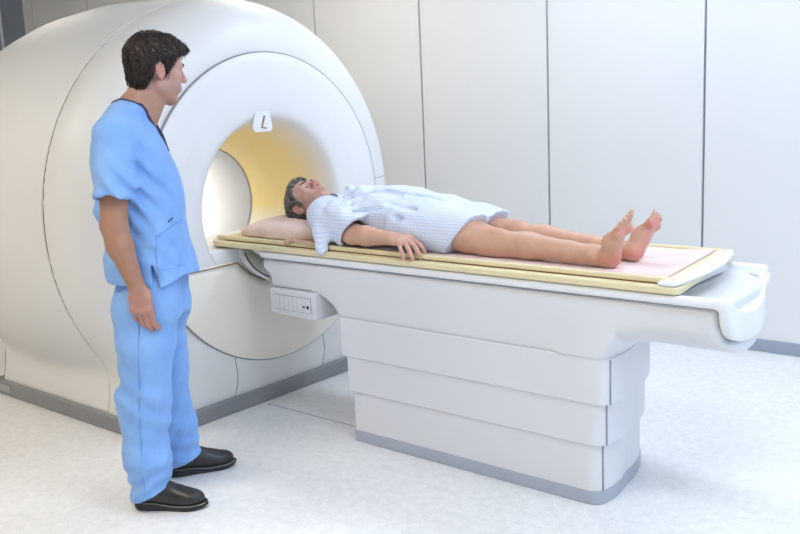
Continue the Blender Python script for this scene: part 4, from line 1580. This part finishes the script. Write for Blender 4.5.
def pat_extra(V, c):
    sole_ = np.clip((V[:, 0] + 1.485 - 0.48 * (V[:, 2] - 0.88)) / 0.02, 0, 1)[:, None]
    c = c * (1 - 0.75 * sole_) + np.array((0.72, 0.36, 0.31)) * 0.75 * sole_
    pad = np.exp(-((V[:, 2] - 1.01) / 0.02)**2) + np.exp(-((V[:, 2] - 0.90) / 0.02)**2)
    pad = (pad * (V[:, 0] > -1.53))[:, None]
    c = c * (1 - pad * np.array((0.0, 0.22, 0.24)))
    for (kx, ky) in ((-1.985, 2.954), (-2.005, 3.13)):
        kn = np.exp(-((V[:, 0] - kx) / 0.04)**2 - ((V[:, 1] - ky) / 0.035)**2 - ((V[:, 2] - 0.965) / 0.03)**2)[:, None]
        c = c * (1 - kn * np.array((0.10, 0.30, 0.36)))
    hand = (np.clip((V[:, 0] + 2.43) / 0.03, 0, 1) * np.clip((-2.2 - V[:, 0]) / 0.01, 0, 1) * (V[:, 1] < 2.90))[:, None]
    return c * (1 - hand) + np.array((0.62, 0.36, 0.29)) * hand


set_tint(me, skin_tint(V, (0.64, 0.385, 0.275), head=(PR, PT, PS, (0.64, 0.39, 0.32), 0.18), extra=pat_extra))
me.transform(Matrix.Translation(Vector(PO) * -1))
link('body', me, 'skin', pat, local=True)
add_face_parts(pat, PR, PT, PS, 'brow_grey', True, PO)

f = Field(axis_steps((-3.33, -2.98, 0.0034)), axis_steps((2.95, 3.20, 0.0034)), axis_steps((ZB - 0.01, 1.16, 0.0034)))
f.pose(PR, PT, PS)
f.ell((-0.015, 0, 0.044), (0.105, 0.083, 0.091), 0.01)
f.ell((-0.050, 0, -0.005), (0.058, 0.068, 0.075), 0.02)
f.ell((0.045, 0, 0.085), (0.045, 0.055, 0.038), 0.02)
f.pose()
zf2 = lambda x: np.interp(x, [-0.13, -0.07, -0.045, -0.034, -0.026, 0.002, 0.006, 0.022, 0.026, 0.045, 0.075, 0.11, 0.14],
                          [-0.070, -0.072, -0.055, -0.03, 0.026, 0.030, -0.010, -0.012, 0.02, 0.062, 0.086, 0.095, 0.095])
dirf2 = lambda p: np.array((-0.5 * np.clip((p[2] - 0.05) / 0.05, 0, 1), 0.2 * p[1] / 0.08, -0.6 * np.clip((0.09 - p[2]) / 0.06, 0, 1) + 0.2))
hair_object('hair', f, PR, PT, PS, zf2, dirf2, 1500, 0.020, 0.0014, 2, 'hair_grey', pat, 0.15, origin=PO)

# checked gown
f = Field(axis_steps((-3.02, -2.02, 0.0055)), axis_steps((2.74, 3.44, 0.0055)), axis_steps((ZB - 0.045, 1.14, 0.005)))
zb = ZB - 0.010


def gn(x, top, hw, cy=3.08):
    return (x, cy, (top + zb) / 2, hw, (top - zb) / 2)


f.stack(0, [gn(-2.99, 1.035, 0.085), gn(-2.94, 1.052, 0.150), gn(-2.86, 1.082, 0.185), gn(-2.74, 1.098, 0.192), gn(-2.60, 1.100, 0.190), gn(-2.48, 1.092, 0.194),
            gn(-2.36, 1.058, 0.196), gn(-2.27, 1.02, 0.178), gn(-2.20, 0.98, 0.14)], 0.02, power=2.25)
SA, SB = np.array((-2.92, 2.965, 0.975)), np.array((-2.66, 2.858, 0.926))
f.econe(SA, SB + (SB - SA) * 0.3, (0.082, 0.078), (0.066, 0.082), (0, 1, 0.1), 0.03)
f.cone((-2.93, 2.95, 0.985), (-2.86, 2.90, 0.955), 0.058, 0.062, 0.04)
f.econe((-2.92, 3.20, 0.975), (-2.58, 3.34, 0.916), (0.082, 0.078), (0.066, 0.082), (0, 1, 0.1), 0.03)
# cloth that hangs from the sleeve over the edge of the board
f.cone((-2.83, 2.845, 0.92), (-2.785, 2.796, 0.864), 0.048, 0.027, 0.04)
f.chain([(-2.36, 2.985, 0.962), (-2.17, 2.968, 0.940), (-2.0, 2.955, 0.930)], [0.100, 0.090, 0.086], 0.05)
f.chain([(-2.36, 3.150, 0.958), (-2.19, 3.145, 0.936), (-2.0, 3.135, 0.928)], [0.100, 0.086, 0.080], 0.05)
fd = folds(31, 10, 18, 52, 0.0130, dirs=[(0.5, 0.9, 0.3), (1, 0.3, 0.3), (0.6, 0.6, 0.8), (0.2, 1, 0.5)])
f.full(lambda X, Y, Z: fd(X, Y, Z) * (0.7 + 0.5 * np.exp(-((X + 2.80) / 0.14)**2)), 'disp')
# deep pull folds across the chest and at the armpit
f.full(lambda X, Y, Z: 0.012 * np.sin(75 * (X + 0.55 * Y) + 3 * np.sin(16 * Y)) * np.exp(-((X + 2.78) / 0.11)**2 - ((Y - 2.99) / 0.11)**2), 'disp')
# creases pulled from the shoulder, the armpit and along the wrap
for (a_, b_, r_) in (((-2.88, 2.915, 1.015), (-2.76, 2.985, 1.088), 0.007), ((-2.83, 2.905, 1.000), (-2.71, 2.965, 1.083), 0.008), ((-2.78, 2.900, 0.995), (-2.66, 2.945, 1.075), 0.007),
                     ((-2.90, 3.000, 1.072), (-2.80, 3.06, 1.094), 0.006), ((-2.72, 2.900, 1.000), (-2.55, 2.905, 1.030), 0.007), ((-2.52, 2.935, 1.062), (-2.36, 2.925, 1.030), 0.007),
                     ((-2.60, 3.010, 1.100), (-2.32, 3.030, 1.062), 0.007), ((-2.66, 2.985, 1.095), (-2.50, 2.99, 1.093), 0.006), ((-2.45, 2.900, 1.000), (-2.28, 2.905, 0.965), 0.006)):
    f.cone(a_, b_, r_, r_ * 0.6, 0.022, 'sub')
# overlapping front flap
f.full(lambda X, Y, Z: -0.0085 * (0.5 + 0.5 * np.tanh((Y - (3.015 + 0.10 * (X + 2.5) + 0.010 * np.sin(X * 26))) / 0.004)) * (Z > 1.0), 'disp')
X, Y, Z = f.grid()
# hem of the skirt and of both sleeves
hem = (X + 2.125 - 0.80 * (Z - 0.95) - 0.010 * np.sin(Y * 34)) * 0.78
f.F = np.where(X > -2.40, smax(f.F, hem, 0.004), f.F)
for (y_, sgn) in ((2.94, -1), (3.24, 1)):
    pln = ((X + 2.640) * 0.93 - (Z - 0.955) * 0.62 * 1.25)
    side_ = sgn * (Y - y_) > 0
    # only the sleeve tube is cut there
    tube = (X > -2.80) & (X < -2.50) & side_ & (np.abs(Y - 3.08) > 0.185)
    f.F = np.where(tube, np.maximum(f.F, pln), f.F)
f.cone((-2.80, 2.910, 0.945), (-2.50, 2.80, 0.918), 0.056, 0.062, 0.004, 'sub')
f.cone((-2.78, 3.272, 0.945), (-2.50, 3.36, 0.918), 0.056, 0.062, 0.004, 'sub')
# neck opening
f.cone((-3.08, 3.078, 1.02), (-2.955, 3.08, 1.00), 0.072, 0.060, 0.006, 'sub')
f.cone((-2.99, 3.06, 1.055), (-2.88, 3.03, 1.085), 0.035, 0.006, 0.006, 'sub')
# thigh openings
f.chain([(-2.04, 2.960, 0.940), (-1.95, 2.955, 0.935)], [0.074, 0.077], 0.004, 'sub')
f.chain([(-2.04, 3.140, 0.938), (-1.95, 3.135, 0.935)], [0.070, 0.074], 0.004, 'sub')
low = np.where(Y < 2.790, 0.80, np.where(Y < 2.822, 0.849, np.where(Y < 2.847, 0.8725, ZB + 0.0005)))
f.F = np.maximum(f.F, low - Z).astype(np.float32)
me, V = f.mesh(2, PO)
W = np.zeros((len(V), 3))
W[:, 0] = V[:, 0]
W[:, 1] = 0.17 * np.arctan2(V[:, 2] - 0.075, V[:, 1])
set_tint(me, W, 'weave')
gw = link('hospital_gown', me, 'gown', pat, local=True)


def top_z(x, y):
    i = int(np.argmin(np.abs(f.ax - x))); j = int(np.argmin(np.abs(f.ay - y)))
    k = np.nonzero(f.F[i, j] < 0)[0]
    return float(f.az[k[-1]]) + 0.003 if len(k) else 1.0


def top_line_pts(pts, lift=0.001):
    out = []
    for i in range(len(pts) - 1):
        for k in range(8):
            t = k / 8
            x = pts[i][0] * (1 - t) + pts[i + 1][0] * t; y = pts[i][1] * (1 - t) + pts[i + 1][1] * t
            out.append((x, y, top_z(x, y) + lift))
    o3 = np.array(out)
    for _ in range(2):
        o3[1:-1] = (o3[:-2] + o3[1:-1] * 2 + o3[2:]) / 4
    return o3 - np.array(PO)


for pts in ([(-2.92, 3.00), (-2.885, 2.985), (-2.86, 2.99)], [(-2.865, 3.04), (-2.85, 3.02), (-2.835, 3.005)]):
    link('gown_tie', tube_mesh(top_line_pts(pts), 0.0035, 6), 'gowntie', gw, local=True)
